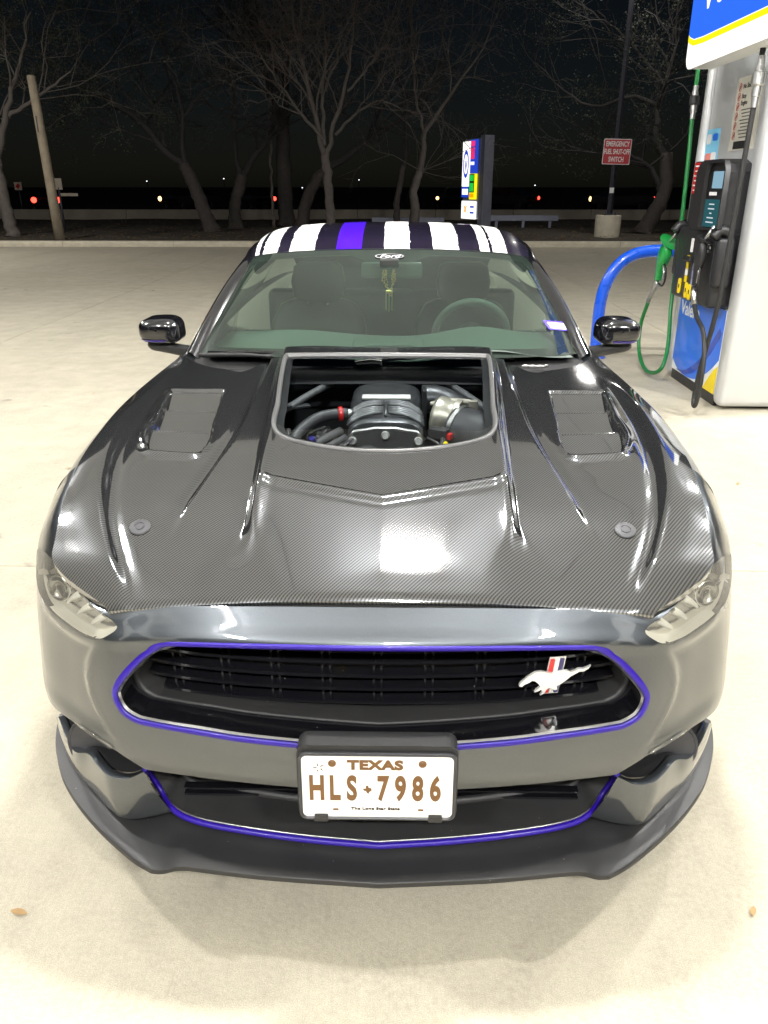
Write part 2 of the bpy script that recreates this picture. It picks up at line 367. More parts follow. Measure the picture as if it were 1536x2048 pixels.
def patch(name, outline, holes, step, fn, m, parent, want=(0, -1, 0), rim=.012, scale=(1, 1)):
    """triangulated patch of a parametric surface with clean edges; fn maps (n,2)->(n,3)"""
    S = np.array(scale); out = resample(np.array(outline) * S, step * .8); hs = [resample(np.array(h) * S, step * .8) for h in holes]
    lo, hi = out.min(0), out.max(0)
    gx, gy = np.meshgrid(np.arange(lo[0], hi[0], step), np.arange(lo[1], hi[1], step)); gx[1::2] += step / 2
    G = np.stack([gx.ravel(), gy.ravel()], 1); k = inside(G, out)
    for h in hs: k &= ~inside(G, h)
    G = G[k]
    B = np.concatenate([out] + hs)
    cell = {}
    for q in B: cell.setdefault((int(q[0] // step), int(q[1] // step)), []).append(q)
    keep = []
    for g in G:
        cx, cy = int(g[0] // step), int(g[1] // step); ok = True
        for a in (-1, 0, 1):
            for b in (-1, 0, 1):
                for q in cell.get((cx + a, cy + b), ()):
                    if (q[0] - g[0]) ** 2 + (q[1] - g[1]) ** 2 < (step * .5) ** 2: ok = False
        if ok: keep.append(g)
    E = []; n0 = 0
    for l in [out] + hs:
        E += [(n0 + i, n0 + (i + 1) % len(l)) for i in range(len(l))]; n0 += len(l)
    A = np.concatenate([B, np.array(keep).reshape(-1, 2)])
    r = delaunay_2d_cdt([Vector(p) for p in A], E, [], 0, 1e-7)
    V2 = np.array([tuple(p) for p in r[0]]); T = np.array([f for f in r[2] if len(f) == 3])
    cen = V2[T].mean(1); k = inside(cen, out)
    for h in hs: k &= ~inside(cen, h)
    T = T[k]
    V = fn(V2 / S)
    nn = np.cross(V[T[:, 1]] - V[T[:, 0]], V[T[:, 2]] - V[T[:, 0]])
    if (nn @ np.array(want)).sum() < 0: T = T[:, ::-1]; nn = -nn
    F = [tuple(t) for t in T]; V = list(V)
    if rim:
        vn = np.zeros((len(V), 3))
        for q in range(3): np.add.at(vn, T[:, q], nn)
        vn /= np.linalg.norm(vn, axis=1)[:, None] + 1e-12
        cnt = {}
        for t in T:
            for a, b in ((t[0], t[1]), (t[1], t[2]), (t[2], t[0])): cnt[(a, b)] = 1
        dup = {}
        for (a, b) in list(cnt):
            if (b, a) in cnt: continue
            for p in (a, b):
                if p not in dup:
                    dup[p] = len(V); V.append(V[p]); V.append(V[p] - vn[p] * rim)
            F.append((dup[b], dup[a], dup[a] + 1, dup[b] + 1))
    return mesh_obj(name, V, F, m, parent, True)
def frame(o, ex, ey):
    ex = np.array(ex, float); ey = np.array(ey, float); ex /= np.linalg.norm(ex); ey -= ex * (ex @ ey); ey /= np.linalg.norm(ey)
    return np.array(o, float), ex, ey, np.cross(ex, ey)
def text(name, body, size, fr, m, parent, sx=1., bold=0., depth=.0008, align='CENTER', shear=0., spacing=1.):
    cu = bpy.data.curves.new(name, 'FONT'); cu.body = body; cu.size = size; cu.align_x = align; cu.align_y = 'CENTER'
    cu.offset = bold; cu.extrude = depth; cu.shear = shear; cu.space_character = spacing; cu.resolution_u = 4
    tmp = bpy.data.objects.new(name, cu); COL.objects.link(tmp)
    bpy.context.view_layer.update()
    me = bpy.data.meshes.new_from_object(tmp.evaluated_get(bpy.context.evaluated_depsgraph_get()))
    bpy.data.objects.remove(tmp); bpy.data.curves.remove(cu)
    o, ex, ey, ez = fr
    for v in me.vertices: v.co = Vector(o + ex * v.co.x * sx + ey * v.co.y + ez * v.co.z)
    me.materials.clear(); me.materials.append(MATS[m])
    ob = bpy.data.objects.new(name, me); COL.objects.link(ob)
    if parent is not None: adopt(ob, parent)
    return ob
# ================================================================== THE SETTING
random.seed(7); rng = np.random.default_rng(7)
mat('lot_base', (.10, .09, .075), .9)
mat('verge_dirt', (.055, .045, .032), .95, noise=(3, .6), bump=(40, .8))
mat('asphalt', (.045, .045, .047), .85, noise=(8, .3), bump=(120, .3))
mat('kerb_concrete', (.56, .51, .40), .85, noise=(7, .3), bump=(60, .3))
mat('far_concrete', (.30, .26, .21), .85, noise=(2, .3))
mat('canopy_white', (.76, .79, .83), .45, .0, noise=(2, .05))
mat('column_white', (.7, .7, .69), .4)
emis('lamp_lens', (1., .985, .95), LAMP)

def sheet(name, x0, x1, y0, y1, z, m, n=1):
    o = mesh_obj(name, [(x0, y0, z), (x1, y0, z), (x1, y1, z), (x0, y1, z)], [(0, 1, 2, 3)], m, None, False); o['kind'] = 'structure'; return o
sheet('ground', -400, 400, -60, 900, -.03, 'verge_dirt')
lot = sheet('concrete_lot', -40, 40, -22, 21.2, -.012, 'lot_base')
xs_ = [-40, -22.2, -17.7, -13.2, -8.7, -4.2, 3.1, 7.6, 12.1, 16.6, 40]; ys_ = [-22, -12.6, -7.8, -3.0, 1.83, 6.65, 11.5, 16.3, 21.2]
for i in range(len(xs_) - 1):
    for j in range(len(ys_) - 1):
        g = .0025
        b = MB(); cx, cy = (xs_[i] + xs_[i + 1]) / 2, (ys_[j] + ys_[j + 1]) / 2; w, d = xs_[i + 1] - xs_[i] - 2 * g, ys_[j + 1] - ys_[j] - 2 * g
        c = .003; x0, x1, y0, y1 = cx - w / 2, cx + w / 2, cy - d / 2, cy + d / 2
        b.add([(x0, y0, -.011), (x1, y0, -.011), (x1, y1, -.011), (x0, y1, -.011), (x0, y0, -c), (x1, y0, -c), (x1, y1, -c), (x0, y1, -c),
               (x0 + c, y0 + c, 0), (x1 - c, y0 + c, 0), (x1 - c, y1 - c, 0), (x0 + c, y1 - c, 0)],
              [(0, 1, 5, 4), (1, 2, 6, 5), (2, 3, 7, 6), (3, 0, 4, 7), (4, 5, 9, 8), (5, 6, 10, 9), (6, 7, 11, 10), (7, 4, 8, 11), (8, 9, 10, 11)])
        b.build('slab', 'concrete', lot)
# kerb as separate cast lengths, bull-nosed
kerb = bpy.data.objects.new('kerb', None); COL.objects.link(kerb); kerb.location = (0, 21.3, 0); kerb['kind'] = 'structure'
prof = [(0, 0), (.0, .09), (.02, .135), (.06, .15), (.16, .15), (.16, -.02), (0, -.02)]
for k in range(-8, 9):
    x0, x1 = k * 3.05 + .006, (k + 1) * 3.05 - .006; n = len(prof); b = MB()
    b.add([(x0, 21.22 + a, h) for a, h in prof] + [(x1, 21.22 + a, h) for a, h in prof],
          [tuple(range(n)), tuple(range(2 * n - 1, n - 1, -1))] + [(i, n + i, n + (i + 1) % n, (i + 1) % n) for i in range(n)])
    b.build('kerb_stone', 'kerb_concrete', kerb)
# verge beyond the kerb: an uneven strip of bare dirt
gx, gy = np.meshgrid(np.linspace(-60, 60, 121), np.linspace(21.36, 37.4, 34), indexing='ij')
gz = .11 + .05 * np.sin(gx * .7 + gy) * np.cos(gy * .9) + rng.normal(0, .012, gx.shape); gz[:, 0] = .12
V, F = grid_mesh(np.stack([gx, gy, gz], -1)); vg = mesh_obj('verge', V, F, 'verge_dirt'); vg['kind'] = 'structure'
sheet('road', -200, 200, 38.2, 62, .0, 'asphalt')
V = []; F = []
for k in range(2600):                                     # litter on the verge: far too many leaves to count
    x, y = random.uniform(-22, 22), 21.5 + 12 * random.random() ** 1.6; a = random.uniform(0, 6.3); s = random.uniform(.03, .07); z = .17 + random.uniform(0, .03)
    n = len(V); c_, s_ = math.cos(a) * s, math.sin(a) * s
    V += [(x - c_, y - s_, z), (x + s_ * .5, y - c_ * .5, z + .015), (x + c_, y + s_, z + .005), (x - s_ * .5, y + c_ * .5, z + .02)]; F.append((n, n + 1, n + 2, n + 3))
mat('dead_leaf', (.20, .13, .06), .8, noise=(30, .5))
lt = mesh_obj('leaf_litter', V, F, 'dead_leaf', None, False); tag(lt, 'brown dead leaves strewn over the dark verge behind the kerb', 'leaf litter', None, 'stuff')

# ---- canopy over the forecourt (out of frame, but it lights the place and is mirrored in the paint)
can = thing('station_canopy', 'white panelled canopy over the forecourt, mirrored in the hood', 'canopy', (0, -1, 0))
b = MB(); b.box((1.0, -1.6, 5.35), (17.6, 16.8, .7)); b.build('fascia_box', 'canopy_white', can)
px = np.linspace(-7.6, 9.6, 14)
for i in range(13):
    b = MB(); b.box(((px[i] + px[i + 1]) / 2, -1.6, 4.985), (px[i + 1] - px[i] - .02, 16.6, .02)); b.build('ceiling_panel', 'canopy_white', can)
for x, y in ((4.6, 2.2), (4.6, -6.5), (-5.4, -6.5)):
    b = MB(); b.box((x, y, 2.5), (.36, .36, 4.95), None, .03); b.build('column', 'column_white', can)
def canopy_lamp(x, y, label):
    t = thing('canopy_lamp', label, 'lamp', (x, y, 4.97), 'lamps in the canopy ceiling')
    b = MB(); b.box((x, y, 4.95), (.62, .62, .05), None, .015); b.build('housing', 'column_white', t)
    b = MB(); b.add([(x - .22, y - .08, 4.85), (x + .22, y - .08, 4.85), (x + .22, y + .08, 4.85), (x - .22, y + .08, 4.85)], [(0, 3, 2, 1)]); b.v += [(px_, py_, 4.93) for px_, py_, _ in b.v[:4]]; b.f += [(0, 1, 5, 4), (1, 2, 6, 5), (2, 3, 7, 6), (3, 0, 4, 7)]; b.mi += [0] * 4; b.build('lens', 'lamp_lens', t)
for x, y, w in ((.22, 1.52, 'right above the hood'), (-3.8, 1.25, 'left of the car'), (4.1, 1.25, 'right of the car'), (-5.9, 6.1, 'left beyond the car'), (4.1, 4.6, 'above the fuel pump'),
                (.2, -4.4, 'straight behind the viewer'), (-2.7, -4.4, 'behind and left of the viewer'), (3.1, -4.4, 'behind and right of the viewer'), (8.6, 5.6, 'at the far right canopy corner')):
    canopy_lamp(x, y, 'square white canopy lamp ' + w)

# ================================================================== THE CAR
car = thing('sports_car', 'dark grey sports coupe with carbon fibre hood and purple pinstripes, in the foreground', 'car', (0, 2.2, 0))
NET = np.array([
[(0,.165,.786),(.16,.166,.786),(.32,.172,.783),(.45,.185,.772),(.535,.215,.755),(.61,.27,.77),(.66,.34,.815),(.68,.45,.875),(.69,.60,.917)],
[(0,.128,.780),(.16,.129,.780),(.32,.134,.777),(.46,.147,.766),(.56,.17,.745),(.645,.225,.762),(.702,.30,.808),(.731,.42,.875),(.744,.57,.915)],
[(0,.075,.714),(.16,.08,.713),(.32,.093,.709),(.46,.115,.70),(.57,.145,.69),(.68,.205,.69),(.752,.285,.725),(.796,.41,.79),(.814,.57,.845)],
[(0,.05,.61),(.16,.055,.61),(.32,.07,.61),(.46,.095,.60),(.575,.135,.60),(.69,.205,.60),(.777,.30,.62),(.831,.43,.66),(.854,.58,.70)],
[(0,.035,.515),(.16,.04,.515),(.32,.055,.513),(.46,.08,.51),(.575,.12,.505),(.69,.195,.505),(.785,.295,.51),(.846,.43,.53),(.881,.58,.55)],
[(0,.03,.43),(.16,.035,.43),(.32,.05,.43),(.46,.078,.43),(.575,.12,.425),(.685,.19,.42),(.788,.295,.42),(.853,.43,.42),(.888,.58,.42)],
[(0,.05,.33),(.16,.055,.33),(.32,.07,.33),(.46,.095,.33),(.575,.14,.33),(.68,.21,.33),(.77,.31,.32),(.83,.44,.32),(.865,.58,.32)],
[(0,.045,.215),(.16,.05,.215),(.32,.065,.215),(.46,.095,.215),(.57,.14,.215),(.675,.215,.215),(.765,.32,.215),(.825,.45,.215),(.86,.58,.215)],
], float)
NET[1:4, 4, 1] -= .012; NET[4:6, 4, 1] -= .006
OLD = NET.copy()                                           # extra rows keep the panel above the grille flat and its lip crisp
wt = np.array([1, 1, 1, .9, .5, .1, 0, 0, 0])[:, None]
OLD[1, :, 2] -= .010 * wt[:, 0]; OLD[0] = OLD[0] * (1 - wt) + (OLD[1] + .05 * (OLD[1] - OLD[2])) * wt
r15 = np.stack([surf(OLD, np.array([float(j)]), np.array([1.5]))[0] for j in range(9)]); r22 = np.stack([surf(OLD, np.array([float(j)]), np.array([2.2]))[0] for j in range(9)])
r15 = r15 * (1 - wt) + (OLD[1] + OLD[2]) / 2 * wt; r22 = r22 * (1 - wt) + (OLD[2] + np.array([0, .001, -.022])) * wt
NET = (np.stack([OLD[0], OLD[1], r15, OLD[2], r22, *OLD[3:]]), ([0, 1, 2, 2.2, 3, 7], [0, 1, 3, 4, 5, 9]))
UV = (.112, .085)                                          # metres per unit of (u, v)
_fold = curve1([1.9, 2.15, 2.9, 3.6, 4.3, 5.0], [3.98, 4.12, 4.42, 4.40, 4.10, 3.6])
def fsurf(P):
    A = lifted(NET, 0)(P); B = lifted(NET, 1.)(P); n = B - A; u, v = np.abs(P[:, 0]), P[:, 1]
    k = sstep(-.011, .011, (u - _fold(v)) * .112) * sstep(2.02, 2.5, v) * (1 - sstep(4.3, 4.75, v)) * (1 - sstep(4.9, 6.4, u))
    k2 = np.exp(-(((u - _fold(v)) * .112 + .008) / .010) ** 2) * sstep(2.02, 2.5, v) * (1 - sstep(4.3, 4.75, v))
    return A - n * (.011 * k)[:, None] + n * (.0025 * k2)[:, None]
def mirror_poly(h):                                        # half outline starting and ending on the middle plane -> closed loop
    return [tuple(p) for p in h] + [(-a, b_) for a, b_ in h[::-1] if abs(a) > 1e-6]
def lifted(net, d):                                        # the surface pushed out by d along its normal
    def f(P):
        e = 1e-3; A = surf(net, P[:, 0], P[:, 1]); U = surf(net, P[:, 0] + e, P[:, 1]) - surf(net, P[:, 0] - e, P[:, 1]); W = surf(net, P[:, 0], P[:, 1] + e) - surf(net, P[:, 0], P[:, 1] - e)
        n = np.cross(U, W); n /= np.linalg.norm(n, axis=1)[:, None] + 1e-12
        s = np.sign((n * (A - np.array([0, 1.2, .5]))).sum(1))[:, None]
        return A + n * s * d
    return f
# ---- front bumper skin
gh = [(0, 1.93), (.75, 1.94), (1.46, 1.95), (2.4, 1.98), (2.83, 2.03), (3.06, 2.17), (3.35, 2.47), (3.66, 2.85), (3.79, 3.12), (3.82, 3.28), (3.78, 3.5), (3.65, 3.73), (3.42, 3.88), (3.2, 3.94), (2.3, 4.02), (1.8, 4.09), (1.0, 4.17), (0, 4.26)]
half = spline(np.array(gh), 70)
G_OUT = np.array(mirror_poly(half.tolist()))
S_ = np.array(UV); G_HOLE = offset2(G_OUT * S_, .0115) / S_
hl = [(3.93, 1.16), (4.35, 1.0), (4.8, .93), (5.3, .97), (5.85, 1.17), (6.4, 1.58), (6.8, 2.02), (6.68, 2.18), (6.25, 2.16), (5.7, 2.04), (4.95, 1.93), (4.45, 1.99), (4.12, 2.0), (3.86, 1.78), (3.69, 1.5)]
HL = smooth_loop(hl, 75)
bot = [(0, 5.39), (1, 5.36), (1.8, 5.32), (2.53, 5.33), (3.36, 5.40), (3.62, 5.18), (3.9, 4.95), (4.33, 4.78), (5.1, 4.76), (6.0, 4.98), (6.6, 5.3), (7.2, 5.5), (8, 5.5)]
outl = mirror_poly([(0, 0), (2, 0), (4, 0), (6, 0), (8, 0)] + bot[::-1])
fas = patch('front_bumper', outl, [G_HOLE, HL, HL * np.array([-1, 1])], .011, fsurf, 'body_paint', car, (0, -1, 0), .014, UV)
def ribbon(name, A, B, m, parent, closed=True, width_pts=1):
    b = MB(); L0, L1 = list(A), list(B); b.loft([L0, L1], closed); return b.build(name, m, parent, True)
lf = lifted(NET, .0022)
mid = offset2(G_OUT * S_, .0058) / S_
b = MB(); b.loft([lifted(NET, .0002)(offset2(G_OUT * S_, -.0006) / S_), lf(offset2(G_OUT * S_, .001) / S_), lifted(NET, .0026)(mid), lf(offset2(G_OUT * S_, .0105) / S_), lifted(NET, -.004)(offset2(G_OUT * S_, .012) / S_)])
b.build('grille_pinstripe', 'indigo', car, True)
# thin silver strip drawn as the edge highlight inside the stripe, then the black surround running back to the slats
h0 = offset2(G_OUT * S_, .0122) / S_
l0 = lifted(NET, -.003)(h0); l1 = lifted(NET, -.008)(offset2(G_OUT * S_, .0150) / S_)
b = MB(); b.loft([l0, l1]); b.build('grille_highlight', 'brushed_alu', car, True)
def back(P, dy, k=1.0, dz=0.):
    c = np.array([0, 0, .612]); Q = (P - c) * np.array([k, 1, k]) + c + np.array([0, dy, dz]); return Q
b = MB(); b.loft([l1, back(l1, .03, .995), back(l1, .06, .985, .001)]); b.build('grille_surround', 'gloss_black', car, True)
r1 = back(l1, .06, .985, .001)
b = MB(); b.loft([r1, back(l1, .057, .972, .003), back(l1, .064, .964, .004)]); b.build('surround_ridge', 'satin_black', car, True)
r2 = back(l1, .064, .964, .004)
b = MB(); b.loft([r2, back(l1, .095, .93, .008), back(l1, .125, .915, .009)]); b.build('surround_shelf', 'matte_black', car, True)
b = MB(); bl = back(l1, .22, .95, 0); b.add(list(bl) + [(0, .28, .61)], [(i, (i + 1) % len(bl), len(bl)) for i in range(len(bl))]); b.build('radiator_backing', 'deep_black', car)
# slats: swept black blades, each its own piece, and the uprights behind them
swe = curve1([0, .16, .32, .46, .575, .62], [.05, .055, .07, .097, .14, .165])
for i, (z, half_w) in enumerate(((.705, .38), (.672, .44), (.640, .48), (.607, .505), (.575, .50), (.542, .47))):
    xs = np.linspace(-half_w, half_w, 61); y = swe(np.abs(xs)) + .080; L = []
    for a, h in ((0, 0), (.002, .0045), (.026, .0085), (.028, .004), (.024, .001), (.003, -.004)):
        L.append(np.stack([xs, y + a, np.full_like(xs, z) + h], 1))
    b = MB(); b.loft([l for l in L] + [L[0]], False); b.build('grille_slat', 'gloss_black', car, True, 40)
for k in range(-4, 5):
    x = k * .108 - .005; y = float(swe(abs(x))) + .095; b = MB()
    for dx in (-.008, .008): b.box((x + dx, y + .02, .63), (.004, .03, .17))
    b.build('grille_upright', 'satin_black', car)
# horse badge on the slats: running silhouette over a three-colour bar
bx0, bz0, by0 = .362, .612, float(swe(.36)) + .068
ang = math.atan2(float(swe(.42)) - float(swe(.24)), .18)
fr_b = frame((bx0, by0, bz0), (math.cos(ang), math.sin(ang), 0), (0, 0, 1))
horse = [(-.073,-.014),(-.075,-.021),(-.069,-.023),(-.064,-.018),(-.056,-.015),(-.048,-.010),(-.041,-.012),(-.034,-.019),(-.029,-.026),(-.037,-.033),(-.041,-.039),(-.033,-.037),(-.027,-.034),(-.024,-.040),(-.028,-.048),(-.020,-.044),(-.016,-.036),(-.010,-.030),(-.004,-.032),(.002,-.038),(.008,-.036),(.006,-.028),(.016,-.022),(.026,-.014),(.034,-.006),(.042,-.002),(.052,.004),(.062,.004),(.071,.010),(.076,.017),(.070,.013),(.060,.010),(.050,.011),(.042,.006),(.034,.004),(.026,.009),(.012,.008),(-.004,.004),(-.018,.007),(-.030,.011),(-.042,.010),(-.052,.004),(-.058,.000),(-.066,-.008)]
badge = MB().prism(horse, .006, fr_b).build('horse_badge', 'badge_white', car)
o_, ex_, ey_, ez_ = fr_b
for i, (m_, a) in enumerate((('red', -.0105), ('badge_white', 0), ('navy', .0105))):
    b = MB(); sk = lambda x, z: (x + z * .10, z)
    b.prism([sk(a - .0045, -.048), sk(a + .0045, -.048), sk(a + .0045, .034), sk(a - .0045, .034)], .003, (o_ - ez_ * .004 + ex_ * .002, ex_, ey_, ez_)); b.build('badge_bar', m_, badge)
b = MB(); b.prism([(-.0185 - .005, -.0515), (.0165 - .005, -.0515), (.0185 + .004, .0375), (-.0165 + .004, .0375)], .002, (o_ - ez_ * .006 + ex_ * .002, ex_, ey_, ez_)); b.build('badge_backing', 'badge_white', badge)

# ---- headlights
for s in (1, -1):
    sc2 = np.array([s, 1.0]); HLs = HL * sc2
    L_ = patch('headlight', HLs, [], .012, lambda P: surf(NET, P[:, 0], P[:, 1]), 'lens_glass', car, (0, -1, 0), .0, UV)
    ut = np.array([3.69, 3.93, 4.35, 4.8, 5.3, 5.85, 6.4, 6.8]); vt = np.array([1.5, 1.16, 1.0, .93, .97, 1.17, 1.58, 2.02])
    def wall(Q, d=.016):                                   # upright chrome wall hanging from the upper lens edge
        A = surf(NET, Q[:, 0], Q[:, 1]); T_ = surf(NET, Q[:, 0], np.minimum(np.interp(np.abs(Q[:, 0]), ut, vt), Q[:, 1])); A[:, 1] = np.maximum(A[:, 1] + .004, T_[:, 1] + d); A[:, 0] -= s * .007 * np.clip(np.abs(Q[:, 0]) - 4.5, 0, 1.5); return A
    HLi = (HLs - HLs.mean(0)) * .985 + HLs.mean(0)
    patch('reflector_wall', HLi, [], .012, wall, 'reflector', L_, (0, -1, 0), 0, UV)
    b = MB(); b.loft([lifted(NET, -.003)(HLs), wall(HLi)]); b.build('reflector_bowl', 'led_bar', L_, True)
    g0 = lifted(NET, .0005)(offset2(HLs * S_, -.0015) / S_); g1 = lifted(NET, -.004)(HLs)
    b = MB(); b.loft([g0, g1]); b.build('lens_gasket', 'gloss_black', L_, True)
    for k in range(3):                                     # three slanted light bars standing in the bowl
        u0 = 4.02 + .40 * k; P4 = []
        for t in np.linspace(0, 1, 8):
            w = .10 * (1 - .5 * t); P4.append([(wall(np.array([[s * (u0 + .30 * t + e), 1.25 + .55 * t - .05 * k]]), .010 + .006 * q)[0] - np.array([0, .006 * (1 - q), 0])) for e, q in ((-w, 1), (-w * .7, 0), (w * .7, 0), (w, 1))])
        b = MB(); V, F = grid_mesh(np.array(P4), s < 0); b.add(V, F); b.build('light_bar', 'led_bar', L_, True)
    c = wall(np.array([[s * 5.5, 1.62]]))[0]
    b = MB(); b.lathe([(.030, -.004), (.031, .010), (.027, .012), (.024, .004), (.0, .006)], c, (s * .35, -1, .1), 28); b.build('projector_ring', 'reflector', L_, True)

# ---- hood: a height field in plan, x across and y back
zc = curve1([.05, .133, .25, .42, .6, .8, 1.0, 1.2, 1.45], [.762, .79, .826, .868, .90, .93, .955, .975, .995])
ze = curve1([.05, .16, .26, .38, .53, .76, 1.12, 1.56], [.72, .757, .81, .88, .92, .948, .968, .985])
xe = curve1([.05, .15, .26, .30, .38, .53, .76, 1.12, 1.39, 1.57], [.40, .55, .702, .708, .717, .735, .75, .76, .75, .74])
def base(x, y): return zc(y) + (ze(y) - zc(y)) * (np.clip(np.abs(x) / xe(y), 0, 1.2)) ** 2.2
rb = curve1([.15, .176, .265, .347, .426, .56, .75, 1.0, 1.26], [.512, .525, .573, .611, .637, .668, .692, .708, .72])
rs = curve1([.22, .257, .36, .54, .775, 1.08, 1.37], [.472, .467, .45, .42, .395, .393, .40])
rd = curve1([.2, .244, .40, .50, .70, 1.0, 1.33, 1.5], [.289, .292, .296, .299, .309, .330, .352, .36])
vxi = curve1([.62, .66, .68, .84, 1.09, 1.16], [.48, .464, .460, .471, .490, .495]); vxo = curve1([.62, .66, .715, .90, 1.14, 1.16], [.585, .605, .628, .642, .668, .67])
def hood_h(x, y, vents=True):
    ax = np.abs(x); z = base(x, y)
    d = ax - rb(y); w = np.clip(d / np.maximum(xe(y) - rb(y), .02), 0, 1)
    z = z + .017 * sstep(.13, .26, y) * (1 - sstep(.85, 1.25, y)) * sstep(-.016, .014, d) * (1 - .75 * w ** 2)
    z = z - .005 * sstep(.15, .3, y) * (1 - sstep(1.0, 1.3, y)) * np.exp(-((d + .022) / .014) ** 2)
    d = ax - rs(y); hs = .019 * sstep(.25, .62, y) * (1 - .25 * sstep(1.0, 1.35, y))
    z = z + hs * (1 - sstep(-.010, .008, d)) - .35 * hs * np.exp(-((d - .014) / .012) ** 2)
    yc = .393 + .075 * ax / .293; t = np.clip((y - .134) / (yc - .134), 0, 1); wd = .012 + .075 * (1 - sstep(.16, .36, y))
    d = ax - rd(y); z = z + .036 * t ** .78 * (1 - sstep(-wd, wd * .9, d)) + .006 * np.exp(-((d + .02) / .012) ** 2) * sstep(.24, .5, y) * (1 - sstep(.72, .85, y))
    z = z + (.0028 * np.exp(-((y - yc) / .009) ** 2) - .0015 * np.exp(-((y - yc + .02) / .010) ** 2)) * (1 - sstep(-.03, -.005, d))
    if vents:
        k = sstep(0, .014, ax - vxi(y)) * sstep(0, .014, vxo(y) - ax) * sstep(.640, .664, y + .10 * np.clip(ax - .56, 0, 1))
        e = [.640, .80, .957, 1.125]; dep = np.zeros_like(y)
        for i in range(3):
            m_ = (y >= e[i]) & (y < e[i + 1]); q = (y - e[i]) / (e[i + 1] - e[i]); dep = np.where(m_, (.050 - .018 * q) if i < 2 else (.046 - .040 * q), dep)
        z = z - k * dep
        # raised rim round the front of the opening
        rim = np.exp(-((y - .632) / .016) ** 2) * sstep(-.03, .01, ax - vxi(y)) * sstep(-.03, .01, vxo(y) - ax); z = z + .010 * rim
        for vv in (vxi(y), vxo(y)): z = z + .008 * np.exp(-((ax - vv + (.006 if vv is vxi else -.0)) / .010) ** 2) * sstep(.62, .68, y) * (1 - sstep(1.02, 1.15, y))
    return z
yr = curve1([0, .37, .43, .455, .541, .64, .70, .745], [1.415, 1.425, 1.40, 1.34, 1.352, 1.424, 1.50, 1.57])
NS, NT = 300, 270
s_, t_ = np.meshgrid(np.linspace(-1, 1, NS + 1), np.linspace(0, 1, NT + 1), indexing='ij')
yf = .134 + .017 * s_ ** 2 + .0 * s_; yrr = yr(np.abs(s_) * .745); Y_ = yf + (yrr - yf) * t_; X_ = s_ * xe(Y_)
Z_ = hood_h(X_, Y_); fall = np.clip((.012 - t_ * (yrr - yf)) / .012, 0, 1); Z_ = Z_ - .006 * fall ** 2
P = np.stack([X_, Y_, Z_], -1); V, F = grid_mesh(P, False)
win = [(0, .573), (.06, .576), (.116, .585), (.17, .599), (.22, .618), (.262, .648), (.287, .69), (.297, .75), (.303, .86), (.312, .96), (.330, 1.17), (.338, 1.29), (.336, 1.325), (.322, 1.338), (.2, 1.342), (0, 1.343)]
WIN = np.array(mirror_poly(win)); WIN = smooth_loop(WIN, 220); hole = offset2(WIN, .010)
cen = V[F].mean(1)[:, :2]; F = F[~inside(cen, hole)]
if np.cross(V[F[0, 1]] - V[F[0, 0]], V[F[0, 2]] - V[F[0, 0]])[2] < 0: F = F[:, ::-1]
a, b_ = P.shape[:2]; idx = np.arange(a * b_).reshape(a, b_); ring = np.concatenate([idx[:, 0], idx[-1, 1:], idx[::-1, -1][1:], idx[0, ::-1][1:-1]])
n0 = len(V); RV = V[ring]; V = np.concatenate([V, RV, RV + np.array([0, .004, -.016])]); m_ = len(ring)
F = [tuple(f) for f in F] + [(n0 + i, n0 + m_ + i, n0 + m_ + (i + 1) % m_, n0 + (i + 1) % m_) for i in range(m_)]
hood = mesh_obj('hood', V, F, 'carbon', car); hood['label'] = 'carbon fibre hood with viewing window'
gp = P[:, 0].copy(); gp[:, 1] += .003; gp[:, 2] -= .013; MB().tube(list(gp[28:-28:4]), .0045, 8).build('hood_gap_shade', 'deep_black', hood, True)  # black tube drawn under the hood edge as the shade in the gap
dome = lambda Q: np.stack([Q[:, 0], Q[:, 1], hood_h(Q[:, 0], Q[:, 1], False)], 1)
def wloop(d, dz): Q = offset2(WIN, d); R_ = dome(Q); R_[:, 2] += dz; return R_
b = MB(); b.loft([wloop(.001, -.003), wloop(.0015, .003), wloop(.004, .0055), wloop(.009, .0055), wloop(.0125, .003), wloop(.0145, -.008)]); b.build('window_seal', 'seal_grey', hood, True)
patch('window_pane', offset2(WIN, .013), [], .02, lambda Q: dome(Q) - np.array([0, 0, .004]), 'hood_glass', hood, (0, 0, 1), 0)
fin = offset2(WIN, .0145); fin2 = offset2(WIN, .034)
A_ = dome(fin); A_[:, 2] -= .0055; B_ = dome(fin2); B_[:, 2] -= .0055
b = MB(); b.loft([A_, B_]); b.build('pane_border', 'deep_black', hood)
